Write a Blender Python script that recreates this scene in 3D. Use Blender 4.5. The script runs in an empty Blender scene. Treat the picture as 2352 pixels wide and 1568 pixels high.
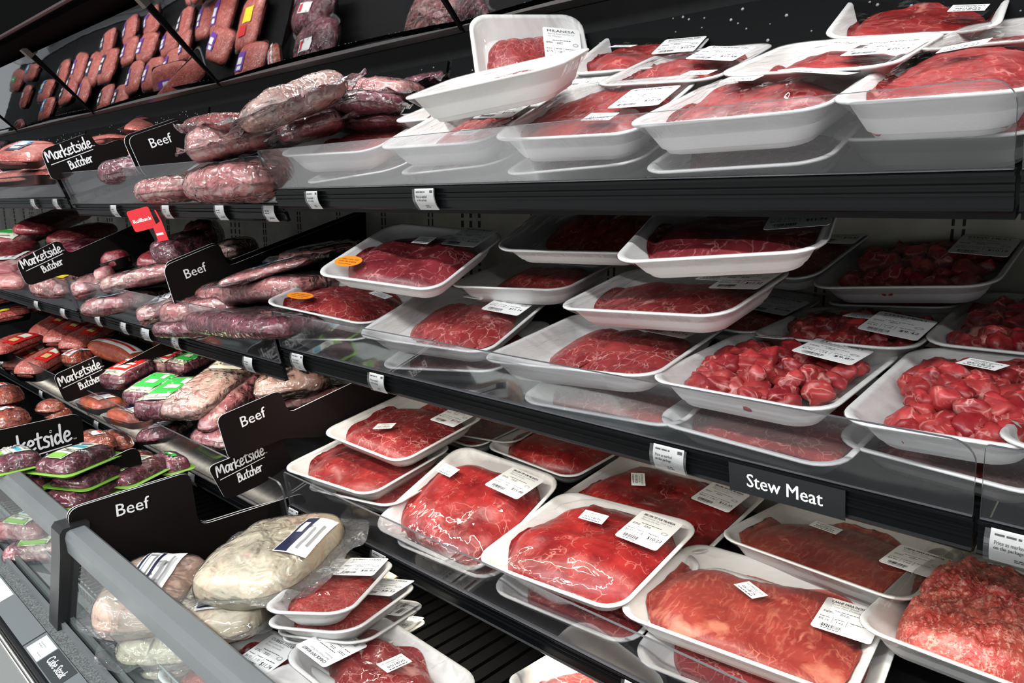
import bpy, bmesh, math, random
from mathutils import Vector, Matrix, noise
random.seed(7)
R = math.radians
EYE = 1.35                                   # height of the camera above the shop floor
# ------------------------------------------------------------------ camera, world, lights, exposure
F_PX, CX, CY = 1700.0, 1176.0, 784.0
PITCH = math.atan2(314, F_PX); YAW = math.atan2(1866, math.hypot(F_PX, 314))
F0 = Vector((-math.cos(YAW), math.sin(YAW), 0)); RT = Vector((F0.y, -F0.x, 0)); UZ = Vector((0, 0, 1))
FW = F0*math.cos(PITCH) - UZ*math.sin(PITCH); UP = UZ*math.cos(PITCH) + F0*math.sin(PITCH)
CAM = Vector((0, 0, EYE))
S = bpy.context.scene
cd = bpy.data.cameras.new('camera'); cam = bpy.data.objects.new('camera', cd); S.collection.objects.link(cam)
cd.sensor_width = 36; cd.lens = F_PX/2352*36; cd.clip_start = .02; cd.clip_end = 60
cam.matrix_world = Matrix.Translation(CAM) @ Matrix((RT, UP, -FW)).transposed().to_4x4()
S.camera = cam
S.view_settings.view_transform = 'Standard'; S.view_settings.look = 'None'
S.view_settings.exposure = 1.12; S.view_settings.gamma = 1; S.view_settings.use_curve_mapping = False
S.cycles.max_bounces = 6; S.cycles.transparent_max_bounces = 32
S.cycles.glossy_bounces = 4; S.cycles.transmission_bounces = 4; S.cycles.diffuse_bounces = 2
S.cycles.caustics_reflective = False; S.cycles.caustics_refractive = False
S.cycles.sample_clamp_indirect = 4
w = bpy.data.worlds.new('world'); S.world = w; w.use_nodes = True
w.node_tree.nodes['Background'].inputs[0].default_value = (.92, .97, 1, 1)
w.node_tree.nodes['Background'].inputs[1].default_value = .17
def area(name, loc, rot, sx, sy, power, col=(1, .98, .95), spread=180):
    l = bpy.data.lights.new(name, 'AREA'); l.shape = 'RECTANGLE'; l.size = sx; l.size_y = sy
    l.energy = power; l.color = col; l.spread = R(spread)
    o = bpy.data.objects.new(name, l); S.collection.objects.link(o)
    o.location = (loc[0], loc[1], loc[2]+EYE); o.rotation_euler = [R(a) for a in rot]
    return o
area('canopy_strip_light', (-2.2, .882, .619), (-6, 0, 0), 5.6, .014, 7.5, (1, .99, .98), 130)
area('aisle_ceiling_light', (-.4, -1.3, 1.75), (0, 0, 0), 9.0, .14, 125, (.97, .99, 1))
area('aisle_ceiling_light', (-.4, -3.4, 1.9), (0, 0, 0), 9.0, .14, 150, (.97, .99, 1))
area('under_shelf_light', (-2.0, .802, -.3262), (16, 0, 0), 5.7, .010, 5.0, (1, .93, .80))
area('under_shelf_light', (-2.0, .802, -.6450), (6, 0, 0), 5.7, .010, 5.4, (1, .92, .76))
# ------------------------------------------------------------------ pixel <-> place helpers (world z = relative z + EYE)
def ray(x, y): return FW*F_PX + RT*(x-CX) - UP*(y-CY)
SH = {  # shelf frames: front edge y, z and backward tilt, by bay (1 = near bay, 2 = next bay, 3 = far bay)
    (1, 1): (.765, .030, 20.), (1, 2): (.765, -.283, 12.), (1, 3): (.765, -.620, 8.5), (1, 0): (.40, -.74, 0.),
    (2, 1): (.785, .004, 20.), (2, 2): (.765, -.318, 12.), (2, 3): (.765, -.665, 8.5), (2, 0): (.40, -.74, 0.),
    (3, 1): (.765, .024, 20.), (3, 2): (.765, -.328, 12.), (3, 3): (.765, -.665, 8.5), (3, 0): (.40, -.74, 0.)}
def frame(key, h=0.):
    y0, z0, t = SH[key]
    return Matrix.Translation((0, y0, z0+EYE)) @ Matrix.Rotation(R(t), 4, 'X') @ Matrix.Translation((0, 0, h))
def hit(M, x, y):      # where the sight line meets the plane z=0 of matrix M (world coordinates)
    n = M.to_3x3() @ UZ; d = ray(x, y); t = ((M.translation-CAM) @ n)/(d @ n)
    return CAM + d*t
def on_x(x, y, X): d = ray(x, y); return CAM + d*(X/d.x)
def hitl(M, x, y): return M.inverted() @ hit(M, x, y)
MIR_B, MIR_T = Vector((0, 1.28, .42+EYE)), Vector((0, 1.05, .635+EYE))
def mirror_spot(x, y, key, h):     # place on a shelf that the tilted mirror shows at this point
    a = (MIR_T-MIR_B).normalized(); n = Vector((0, -a.z, a.y)).normalized()
    d = ray(x, y); p = CAM + d*(((MIR_B-CAM) @ n)/(d @ n)); r = d - n*2*(d @ n)
    M = frame(key, h); m = M.to_3x3() @ UZ
    return p + r*(((M.translation-p) @ m)/(r @ m))
# ------------------------------------------------------------------ materials
MATS = {}
def nd(nt, t, **k):
    n = nt.nodes.new(t)
    for a, b in k.items(): setattr(n, a, b)
    return n
def mat(name, col, rough=.5, metal=0., spec=.5, coat=0., sss=0., bump=None, var=None, em=None):
    if name in MATS: return MATS[name]
    m = bpy.data.materials.new(name); m.use_nodes = True; nt = m.node_tree; b = nt.nodes['Principled BSDF']
    b.inputs['Base Color'].default_value = (*col, 1); b.inputs['Roughness'].default_value = rough
    b.inputs['Metallic'].default_value = metal; b.inputs['Specular IOR Level'].default_value = spec
    b.inputs['Coat Weight'].default_value = coat; b.inputs['Coat Roughness'].default_value = .12
    tc = nd(nt, 'ShaderNodeTexCoord')
    if var:     # (scale, second colour, contrast)
        n = nd(nt, 'ShaderNodeTexNoise'); n.inputs['Scale'].default_value = var[0]; n.inputs['Detail'].default_value = 5
        nt.links.new(tc.outputs['Object'], n.inputs['Vector'])
        r = nd(nt, 'ShaderNodeMapRange'); r.inputs[1].default_value = .5-var[2]; r.inputs[2].default_value = .5+var[2]
        nt.links.new(n.outputs[0], r.inputs[0])
        x = nd(nt, 'ShaderNodeMix', data_type='RGBA'); x.inputs[6].default_value = (*col, 1); x.inputs[7].default_value = (*var[1], 1)
        nt.links.new(r.outputs[0], x.inputs[0]); nt.links.new(x.outputs[2], b.inputs['Base Color'])
    if bump:    # (scale, distance)
        n = nd(nt, 'ShaderNodeTexNoise'); n.inputs['Scale'].default_value = bump[0]; n.inputs['Detail'].default_value = 4
        nt.links.new(tc.outputs['Object'], n.inputs['Vector'])
        u = nd(nt, 'ShaderNodeBump'); u.inputs['Distance'].default_value = bump[1]; u.inputs['Strength'].default_value = .8
        nt.links.new(n.outputs[0], u.inputs['Height']); nt.links.new(u.outputs[0], b.inputs['Normal'])
    MATS[name] = m; return m
def meat(name, deep, bright, fat, vein=34., vw=.05, amount=.5, grain=None, rough=.38, fatpatch=.0, speck=0., bump=.0012, bscale=90):
    """raw meat: mottled lean, a net of warped fat seams, optional grain along y"""
    m = bpy.data.materials.new(name); m.use_nodes = True; nt = m.node_tree; L = nt.links.new
    b = nt.nodes['Principled BSDF']; b.inputs['Roughness'].default_value = rough; b.inputs['Coat Weight'].default_value = .10
    b.inputs['Coat Roughness'].default_value = .18
    tc = nd(nt, 'ShaderNodeTexCoord'); oi = nd(nt, 'ShaderNodeObjectInfo')
    ad = nd(nt, 'ShaderNodeVectorMath', operation='MULTIPLY_ADD'); ad.inputs[1].default_value = (1, 1, 1)
    sc = nd(nt, 'ShaderNodeVectorMath', operation='SCALE'); sc.inputs[0].default_value = (7, 3, 5); L(oi.outputs['Random'], sc.inputs['Scale'])
    L(tc.outputs['Object'], ad.inputs[0]); L(sc.outputs[0], ad.inputs[2])
    wn = nd(nt, 'ShaderNodeTexNoise'); wn.inputs['Scale'].default_value = vein*.6; wn.inputs['Detail'].default_value = 3; L(ad.outputs[0], wn.inputs['Vector'])
    wa = nd(nt, 'ShaderNodeVectorMath', operation='MULTIPLY_ADD'); wa.inputs[1].default_value = (.05, .05, .05); L(wn.outputs['Color'], wa.inputs[0]); L(ad.outputs[0], wa.inputs[2])
    vo = nd(nt, 'ShaderNodeTexVoronoi', feature='DISTANCE_TO_EDGE'); vo.inputs['Scale'].default_value = vein; L(wa.outputs[0], vo.inputs['Vector'])
    v1 = nd(nt, 'ShaderNodeMapRange'); v1.inputs[1].default_value = 0; v1.inputs[2].default_value = vw; v1.inputs[3].default_value = 1; v1.inputs[4].default_value = 0; L(vo.outputs[0], v1.inputs[0])
    mk = nd(nt, 'ShaderNodeTexNoise'); mk.inputs['Scale'].default_value = vein*.9; mk.inputs['Detail'].default_value = 4; L(ad.outputs[0], mk.inputs['Vector'])
    m1 = nd(nt, 'ShaderNodeMapRange'); m1.inputs[1].default_value = .62-amount*.3; m1.inputs[2].default_value = .72-amount*.2; L(mk.outputs[0], m1.inputs[0])
    vv = nd(nt, 'ShaderNodeMath', operation='MULTIPLY'); L(v1.outputs[0], vv.inputs[0]); L(m1.outputs[0], vv.inputs[1])
    v2 = nd(nt, 'ShaderNodeTexVoronoi', feature='DISTANCE_TO_EDGE'); v2.inputs['Scale'].default_value = vein*2.6; L(wa.outputs[0], v2.inputs['Vector'])
    v3 = nd(nt, 'ShaderNodeMapRange'); v3.inputs[1].default_value = 0; v3.inputs[2].default_value = vw*1.6; v3.inputs[3].default_value = .75; v3.inputs[4].default_value = 0; L(v2.outputs[0], v3.inputs[0])
    k2 = nd(nt, 'ShaderNodeTexNoise'); k2.inputs['Scale'].default_value = vein*1.7; k2.inputs['Detail'].default_value = 3; L(ad.outputs[0], k2.inputs['Vector'])
    m3 = nd(nt, 'ShaderNodeMapRange'); m3.inputs[1].default_value = .54; m3.inputs[2].default_value = .64; L(k2.outputs[0], m3.inputs[0])
    v4 = nd(nt, 'ShaderNodeMath', operation='MULTIPLY'); L(v3.outputs[0], v4.inputs[0]); L(m3.outputs[0], v4.inputs[1])
    v5 = nd(nt, 'ShaderNodeMath', operation='MAXIMUM'); L(vv.outputs[0], v5.inputs[0]); L(v4.outputs[0], v5.inputs[1]); vv = v5
    ms = nd(nt, 'ShaderNodeTexNoise'); ms.inputs['Scale'].default_value = 16; ms.inputs['Detail'].default_value = 6; ms.inputs['Roughness'].default_value = .62; L(wa.outputs[0], ms.inputs['Vector'])
    r1 = nd(nt, 'ShaderNodeMapRange'); r1.inputs[1].default_value = .36; r1.inputs[2].default_value = .66; L(ms.outputs[0], r1.inputs[0])
    c1 = nd(nt, 'ShaderNodeMix', data_type='RGBA'); c1.inputs[6].default_value = (*deep, 1); c1.inputs[7].default_value = (*bright, 1); L(r1.outputs[0], c1.inputs[0])
    last = c1.outputs[2]
    gsrc = None
    if grain:      # fibres: noise stretched along y
        mp = nd(nt, 'ShaderNodeMapping'); mp.inputs['Scale'].default_value = (grain, grain*.09, grain); mp.inputs['Rotation'].default_value = (0, 0, .5); L(wa.outputs[0], mp.inputs[0])
        gn = nd(nt, 'ShaderNodeTexNoise'); gn.inputs['Scale'].default_value = 1; gn.inputs['Detail'].default_value = 3; L(mp.outputs[0], gn.inputs['Vector'])
        g1 = nd(nt, 'ShaderNodeMapRange'); g1.inputs[1].default_value = .52; g1.inputs[2].default_value = .72; g1.inputs[4].default_value = .5; L(gn.outputs[0], g1.inputs[0])
        c2 = nd(nt, 'ShaderNodeMix', data_type='RGBA'); c2.inputs[7].default_value = (*fat, 1); L(g1.outputs[0], c2.inputs[0]); L(last, c2.inputs[6]); last = c2.outputs[2]; gsrc = gn.outputs[0]
    if speck:
        sp = nd(nt, 'ShaderNodeTexNoise'); sp.inputs['Scale'].default_value = 190; sp.inputs['Detail'].default_value = 2; L(ad.outputs[0], sp.inputs['Vector'])
        s1 = nd(nt, 'ShaderNodeMapRange'); s1.inputs[1].default_value = .66-speck*.1; s1.inputs[2].default_value = .74-speck*.1; s1.inputs[4].default_value = .75; L(sp.outputs[0], s1.inputs[0])
        c5 = nd(nt, 'ShaderNodeMix', data_type='RGBA'); c5.inputs[7].default_value = (*fat, 1); L(s1.outputs[0], c5.inputs[0]); L(last, c5.inputs[6]); last = c5.outputs[2]
    c3 = nd(nt, 'ShaderNodeMix', data_type='RGBA'); c3.inputs[7].default_value = (*fat, 1); L(vv.outputs[0], c3.inputs[0]); L(last, c3.inputs[6]); last = c3.outputs[2]
    if fatpatch:
        fp = nd(nt, 'ShaderNodeTexNoise'); fp.inputs['Scale'].default_value = 13; fp.inputs['Detail'].default_value = 5; L(wa.outputs[0], fp.inputs['Vector'])
        f1 = nd(nt, 'ShaderNodeMapRange'); f1.inputs[1].default_value = .68-fatpatch*.3; f1.inputs[2].default_value = .74-fatpatch*.25; L(fp.outputs[0], f1.inputs[0])
        c4 = nd(nt, 'ShaderNodeMix', data_type='RGBA'); c4.inputs[7].default_value = (*fat, 1); L(f1.outputs[0], c4.inputs[0]); L(last, c4.inputs[6]); last = c4.outputs[2]
    L(last, b.inputs['Base Color'])
    bn = nd(nt, 'ShaderNodeTexNoise'); bn.inputs['Scale'].default_value = bscale; bn.inputs['Detail'].default_value = 4; L(ad.outputs[0], bn.inputs['Vector'])
    bu = nd(nt, 'ShaderNodeBump'); bu.inputs['Distance'].default_value = bump; bu.inputs['Strength'].default_value = .8
    L(gsrc or bn.outputs[0], bu.inputs['Height']); L(bu.outputs[0], b.inputs['Normal'])
    return m
def film(name, k=.8, base=.02, rough=.07, wr=45., dist=.0035, tint=(1, 1, 1), milk=0., streak=None, ior=1.45):
    m = bpy.data.materials.new(name); m.use_nodes = True; nt = m.node_tree; L = nt.links.new
    nt.nodes.remove(nt.nodes['Principled BSDF']); out = nt.nodes['Material Output']
    tr = nd(nt, 'ShaderNodeBsdfTransparent'); tr.inputs[0].default_value = (*tint, 1)
    gl = nd(nt, 'ShaderNodeBsdfGlossy'); gl.inputs['Roughness'].default_value = rough
    fr = nd(nt, 'ShaderNodeFresnel'); fr.inputs[0].default_value = ior
    ma = nd(nt, 'ShaderNodeMath', operation='MULTIPLY_ADD'); ma.inputs[1].default_value = k; ma.inputs[2].default_value = base; L(fr.outputs[0], ma.inputs[0])
    mx = nd(nt, 'ShaderNodeMixShader'); L(ma.outputs[0], mx.inputs[0]); L(tr.outputs[0], mx.inputs[1]); L(gl.outputs[0], mx.inputs[2]); last = mx.outputs[0]
    if milk:
        df = nd(nt, 'ShaderNodeBsdfDiffuse'); df.inputs[0].default_value = (.8, .8, .82, 1)
        m2 = nd(nt, 'ShaderNodeMixShader'); m2.inputs[0].default_value = milk; L(last, m2.inputs[1]); L(df.outputs[0], m2.inputs[2]); last = m2.outputs[0]
    L(last, out.inputs[0])
    if wr:
        tc = nd(nt, 'ShaderNodeTexCoord'); n = nd(nt, 'ShaderNodeTexNoise'); n.inputs['Scale'].default_value = wr; n.inputs['Detail'].default_value = 2.5; n.inputs['Distortion'].default_value = .6
        mp = nd(nt, 'ShaderNodeMapping'); mp.inputs['Scale'].default_value = streak or (1, 1, 1); L(tc.outputs['Object'], mp.inputs[0]); L(mp.outputs[0], n.inputs['Vector'])
        bu = nd(nt, 'ShaderNodeBump'); bu.inputs['Distance'].default_value = dist; bu.inputs['Strength'].default_value = 1; L(n.outputs[0], bu.inputs['Height'])
        L(bu.outputs[0], gl.inputs['Normal']); L(bu.outputs[0], fr.inputs['Normal'])
    return m
FAT = (.62, .24, .20)
M_ = dict(
    red=meat('raw_beef_red', (.17, .008, .010), (.42, .028, .026), FAT, 31, .032, .42, fatpatch=.03),
    red2=meat('raw_beef_marbled', (.21, .014, .019), (.41, .048, .046), (.68, .30, .26), 44, .045, .75, fatpatch=.10),
    fibre=meat('raw_beef_long_fibre', (.26, .030, .026), (.40, .065, .048), (.62, .21, .14), 22, .03, .2, grain=170, fatpatch=.20),
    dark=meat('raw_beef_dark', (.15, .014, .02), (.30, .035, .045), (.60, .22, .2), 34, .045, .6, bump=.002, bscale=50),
    stew=meat('raw_stew_beef', (.26, .012, .018), (.52, .055, .055), (.72, .33, .28), 30, .045, .55, fatpatch=.22, bump=.001),
    cube=meat('tenderised_beef', (.30, .02, .02), (.50, .05, .045), (.62, .20, .16), 60, .05, .7, speck=.6, bump=.004, bscale=220),
    ground=meat('ground_beef', (.38, .06, .05), (.58, .14, .105), (.78, .40, .32), 60, .06, .4, speck=.7, bump=.003, bscale=170),
    chop=meat('chopped_beef', (.42, .035, .032), (.64, .13, .10), (.80, .42, .34), 75, .08, .55, speck=.7, bump=.003, bscale=120),
    pinkbag=meat('pink_vacuum_meat', (.50, .12, .13), (.66, .28, .26), (.78, .48, .42), 20, .09, .7, fatpatch=.22, bump=.004, bscale=40),
    purple=meat('purple_vacuum_meat', (.12, .012, .03), (.32, .05, .085), (.62, .32, .34), 26, .06, .6, bump=.004, bscale=45),
    brisket=meat('corned_brisket', (.42, .10, .12), (.60, .22, .23), (.78, .52, .48), 16, .1, .7, fatpatch=.3, bump=.002, bscale=50),
    fatcap=meat('fat_cap', (.60, .30, .26), (.70, .44, .38), (.80, .60, .52), 12, .1, .6, fatpatch=.3, bump=.002, bscale=40),
    tripe=meat('scalded_tripe', (.80, .68, .48), (.86, .78, .60), (.84, .58, .44), 14, .06, .35, fatpatch=.22, bump=.004, bscale=35),
    foot=meat('pale_skinned_feet', (.66, .42, .32), (.78, .58, .47), (.80, .45, .36), 14, .06, .4, bump=.003, bscale=30),
    ham=meat('netted_ham', (.38, .022, .012), (.62, .075, .025), (.72, .26, .10), 55, .10, .9, bump=.004, bscale=60),
    sausage=meat('red_sausage', (.42, .07, .04), (.56, .14, .07), (.7, .35, .2), 30, .05, .3))
foam = mat('white_foam', (.83, .82, .80), .55, bump=(350, .0002), spec=.3)
wrap = film('stretch_film', .38, .02, .035, 20, .006)
wrap_streak = film('stretch_film_creased', .5, .03, .03, 20, .010, streak=(1.6, .5, 1))
bag = film('vacuum_bag_film', 1.2, .05, .055, 40, .012, milk=.015)
bag_soft = film('loose_bag_film', .85, .03, .06, 24, .012, milk=.015)
bag_edge = film('bag_seam_film', 1.0, .06, .08, 60, .012, milk=.07)
acrylic = film('clear_acrylic', .42, .006, .03, 3, .0015, tint=(.965, .965, .975), milk=.010)
acry_edge = mat('acrylic_edge', (.11, .11, .12), .25)
glass = film('front_glass', .16, .01, .01, 0, tint=(.92, .95, .94), milk=.006)
paper = mat('label_paper', (.84, .84, .83), .45); ink = mat('black_ink', (.02, .02, .022), .5)
grey_ink = mat('grey_ink', (.28, .28, .29), .5)
blk = mat('black_powder_coat', (.0035, .0035, .004), .5, spec=.10, var=(60, (.006, .006, .0065), .2))
chan = mat('price_channel_plastic', (.0035, .004, .0045), .33, spec=.12)
deck_m = mat('well_deck_black', (.0012, .0012, .0014), .6, spec=.03)
sheet = mat('matte_black_sign_sheet', (.007, .005, .005), .5, spec=.12, bump=(300, .0001))
sheet_edge = mat('white_sheet_edge', (.75, .75, .76), .4)
white = mat('white_vinyl', (.92, .92, .92), .5)
wet = mat('wet_black_plastic', (.003, .0033, .0036), .55, bump=(55, .0006), spec=.05)
mirror = mat('mirror_panel', (.62, .62, .63), .03, metal=1, bump=(2.5, .0009))
chrome = mat('trim_metal', (.42, .41, .39), .3, metal=1)
rail_m = mat('grey_rail_plastic', (.12, .132, .135), .33, var=(8, (.14, .15, .152), .2))
galv = mat('galvanised_steel', (.34, .33, .28), .5, metal=.1, var=(9, (.17, .16, .13), .22), bump=(40, .0006))
slot_m = mat('slot_dark', (.004, .004, .004), .7)
speckle = mat('speckled_sill_plastic', (.17, .18, .18), .5, var=(420, (.07, .075, .075), .08))
steel_wire = mat('coated_wire', (.20, .23, .23), .35, metal=.3)
tilefloor = mat('polished_floor', (.60, .59, .57), .3, var=(3, (.66, .65, .63), .2))
black_tray_m = mat('black_meat_tray', (.015, .015, .016), .3)
COL = dict(red=(.62, .02, .02), green=(.04, .42, .07), lime=(.22, .48, .06), cream=(.80, .78, .62), teal=(.05, .38, .50), purple=(.16, .04, .36),
           navy=(.010, .013, .05), yellow=(.85, .68, .03), orange=(.90, .27, .02), white=(.84, .84, .83), blue=(.06, .30, .60), gold=(.70, .52, .2))
CM = {k: mat('print_'+k, v, .35) for k, v in COL.items()}
# ------------------------------------------------------------------ mesh helpers
class MB:
    """collects geometry with material slots and links it as ONE mesh object"""
    def __init__(s): s.v = []; s.f = []; s.m = []; s.sm = []
    def add(s, vs, fs, mi=0, M=None, smooth=False):
        n = len(s.v); s.v += [tuple(M @ Vector(p)) if M else tuple(p) for p in vs]
        for f in fs: s.f.append([i+n for i in f]); s.m.append(mi); s.sm.append(smooth)
        return s
    def box(s, a, b, mi=0, M=None):
        x0, y0, z0 = a; x1, y1, z1 = b
        return s.add([(x0, y0, z0), (x1, y0, z0), (x1, y1, z0), (x0, y1, z0), (x0, y0, z1), (x1, y0, z1), (x1, y1, z1), (x0, y1, z1)],
                     [(0, 3, 2, 1), (4, 5, 6, 7), (0, 1, 5, 4), (1, 2, 6, 5), (2, 3, 7, 6), (3, 0, 4, 7)], mi, M)
    def loft(s, rings, mi=0, M=None, smooth=True, cap0=True, cap1=True):
        n = len(rings[0]); vs = [p for r in rings for p in r]; fs = []
        for k in range(len(rings)-1):
            for i in range(n):
                j = (i+1) % n; fs.append((k*n+i, k*n+j, (k+1)*n+j, (k+1)*n+i))
        if cap0: fs.append(tuple(range(n-1, -1, -1)))
        if cap1: fs.append(tuple((len(rings)-1)*n+i for i in range(n)))
        return s.add(vs, fs, mi, M, smooth)
    def prism(s, poly, z0, z1, mi=0, M=None, side=None):
        n = len(poly)
        s.add([(x, y, z0) for x, y in poly], [tuple(range(n-1, -1, -1))], mi, M); s.add([(x, y, z1) for x, y in poly], [tuple(range(n))], mi, M)
        return s.add([(x, y, z) for z in (z0, z1) for x, y in poly], [(i, (i+1) % n, n+(i+1) % n, n+i) for i in range(n)], mi if side is None else side, M)
    def tube(s, pts, r, mi=0, M=None, n=8, closed=False):
        rings = []; P = [Vector(p) for p in pts]
        for i, p in enumerate(P):
            t = (P[min(i+1, len(P)-1)]-P[max(i-1, 0)]).normalized()
            a = t.orthogonal().normalized() if i == 0 else (a - t*(a @ t)).normalized()
            b = t.cross(a)
            rings.append([p + (a*math.cos(2*math.pi*k/n)+b*math.sin(2*math.pi*k/n))*r for k in range(n)])
        return s.loft(rings, mi, M)
    def mesh(s, me, mi=0, M=None, smooth=False):
        return s.add([v.co for v in me.vertices], [tuple(p.vertices) for p in me.polygons], mi, M, smooth)
    def data(s, name, mats):
        me = bpy.data.meshes.new(name); me.from_pydata(s.v, [], s.f)
        for m in (mats if isinstance(mats, (list, tuple)) else [mats]): me.materials.append(m)
        me.polygons.foreach_set('material_index', s.m); me.polygons.foreach_set('use_smooth', s.sm); me.update(); return me
    def build(s, name, mats, parent=None, M=None): return link(name, s.data(name, mats), parent, M)
def link(name, data, parent=None, M=None):
    o = bpy.data.objects.new(name, data); S.collection.objects.link(o)
    if parent: o.parent = parent
    if M is not None: o.matrix_basis = M
    return o
def tag(o, label=None, cat=None, group=None, kind=None):
    if label: o['label'] = label
    if cat: o['category'] = cat
    if group: o['group'] = group
    if kind: o['kind'] = kind
    return o
def thing(name, label, cat, M, group=None): return tag(link(name, None, None, M), label, cat, group)
def structure(o): o['kind'] = 'structure'; return o
def T(x=0, y=0, z=0): return Matrix.Translation((x, y, z))
def RX(a): return Matrix.Rotation(R(a), 4, 'X')
def RY(a): return Matrix.Rotation(R(a), 4, 'Y')
def RZ(a): return Matrix.Rotation(R(a), 4, 'Z')
def rrect(w, d, r, z=0, k=6, bow=0.):
    out = []
    for cx, cy, a0 in ((w/2-r, d/2-r, 0), (-w/2+r, d/2-r, 90), (-w/2+r, -d/2+r, 180), (w/2-r, -d/2+r, 270)):
        for i in range(k+1):
            a = R(a0+90*i/k); out.append(Vector((cx+r*math.cos(a), cy+r*math.sin(a), z)))
    res = []                                  # a few points on each straight side so it can bow
    for i, p in enumerate(out):
        res.append(p)
        if (i+1) % (k+1) == 0:
            q = out[(i+1) % len(out)]
            for t in (.25, .5, .75):
                m = p.lerp(q, t); m += m.normalized()*bow*math.sin(math.pi*t); res.append(Vector((m.x, m.y, z)))
    return res
TXT = {}
def text_data(s, shear=0., squeeze=1.):
    key = (s, shear, squeeze)
    if not s.strip(): return [], [], 1.
    if key not in TXT:
        c = bpy.data.curves.new('t', 'FONT'); c.body = s; c.size = 1; c.shear = shear; c.resolution_u = 2; c.align_x = 'LEFT'; c.fill_mode = 'FRONT'
        o = bpy.data.objects.new('t', c); S.collection.objects.link(o); bpy.context.view_layer.update()
        me = bpy.data.meshes.new_from_object(o); S.collection.objects.unlink(o); bpy.data.objects.remove(o); bpy.data.curves.remove(c)
        w_ = max([v.co.x for v in me.vertices] or [0]); TXT[key] = ([tuple(v.co) for v in me.vertices], [tuple(p.vertices) for p in me.polygons], w_)
    return TXT[key]
def put_text(mb, s, x, y, size, mi, z=.0004, M=None, sq=1., fit_w=None, bold=0., shear=0.):
    vs, fs, w_ = text_data(s, shear)
    k = size*sq
    if fit_w: k = fit_w/w_
    for dx in ((0,) if not bold else (0, bold)):
        mb.add([(x+dx+a*k, y+b*size, z+dx*.05) for a, b, c in vs], fs, mi, M)
# ---- handwritten brush capitals and script drawn as round-ended strokes
ST = {'M': ([(0, 0), (.12, 1.25), (.25, 1.42), (.38, .8), (.48, .42), (.62, .8), (.85, 1.38), (.98, 1.2), (1.05, .1)],),
 'a': ([(.62, .82), (.35, 1), (.08, .6), (.15, .08), (.42, .15), (.62, .7)], [(.66, .95), (.62, .3), (.8, .04)]), 'r': ([(0, .95), (.06, 0)], [(.05, .55), (.25, .92), (.46, .9)]),
 'k': ([(.1, 1.75), (0, 0)], [(.55, .98), (.06, .45), (.62, 0)]), 'e': ([(.06, .48), (.5, .62), (.48, .92), (.25, .98), (.05, .5), (.2, .03), (.6, .2)],),
 't': ([(.3, 1.5), (.2, .35), (.3, .02), (.52, .1)], [(0, 1.0), (.55, 1.06)]), 's': ([(.5, .9), (.25, 1), (.12, .72), (.4, .4), (.3, .05), (0, .06)],),
 'i': ([(.08, .95), (.05, 0)], [(.1, 1.34), (.12, 1.4)]), 'd': ([(.5, .75), (.28, .95), (.06, .5), (.18, .04), (.48, .3)], [(.66, 1.78), (.54, .4), (.66, .02)]),
 'B': ([(.1, 1.5), (0, 0)], [(0, 1.4), (.4, 1.5), (.5, 1.15), (.1, .8)], [(.1, .8), (.52, .68), (.5, .15), (0, .02)]), 'u': ([(0, .95), (.05, .2), (.25, .02), (.5, .4), (.52, .95)], [(.52, .95), (.54, .15), (.66, .02)]),
 'c': ([(.5, .85), (.28, 1), (.06, .5), (.2, .02), (.52, .16)],), 'h': ([(.1, 1.75), (0, 0)], [(.04, .55), (.28, .95), (.42, .7), (.46, 0)])}
AD = {'M': 1.22, 'a': .88, 'r': .54, 'k': .68, 'e': .70, 't': .62, 's': .62, 'i': .26, 'd': .80, 'B': .68, 'u': .76, 'c': .60, 'h': .62}
ZL = [0]
def stroke(mb, pts, r, mi, M=None, z=.0006, sub=4):
    ZL[0] = (ZL[0]+1) % 40; z += ZL[0]*.00003
    P = [Vector((a, b, 0)) for a, b in pts]
    if len(P) > 2:
        Q = [P[0]*2-P[1]] + P + [P[-1]*2-P[-2]]; out = []
        for i in range(1, len(Q)-2):
            for k in range(sub):
                t = k/sub; a, b, c, d = Q[i-1:i+3]
                out.append(.5*((2*b)+(c-a)*t+(2*a-5*b+4*c-d)*t*t+(3*b-a-3*c+d)*t**3))
        P = out + [P[-1]]
    vs = []; n = len(P)
    for i, p in enumerate(P):
        t = (P[min(i+1, n-1)]-P[max(i-1, 0)]).normalized(); q = Vector((-t.y, t.x, 0))*r
        vs += [(p.x+q.x, p.y+q.y, z), (p.x-q.x, p.y-q.y, z)]
    mb.add(vs, [(2*i, 2*i+1, 2*i+3, 2*i+2) for i in range(n-1)], mi, M)
    for p in (P[0], P[-1]):
        mb.add([(p.x+r*math.cos(a*.785), p.y+r*math.sin(a*.785), z+.00001) for a in range(8)], [tuple(range(8))], mi, M)
def script(mb, s, x, y, h, mi, M=None, r=.1):
    for ch in s:
        for st in ST[ch]: stroke(mb, [(x+a*h, y+b*h) for a, b in st], r*h, mi, M)
        x += AD[ch]*h
    return x
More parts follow.
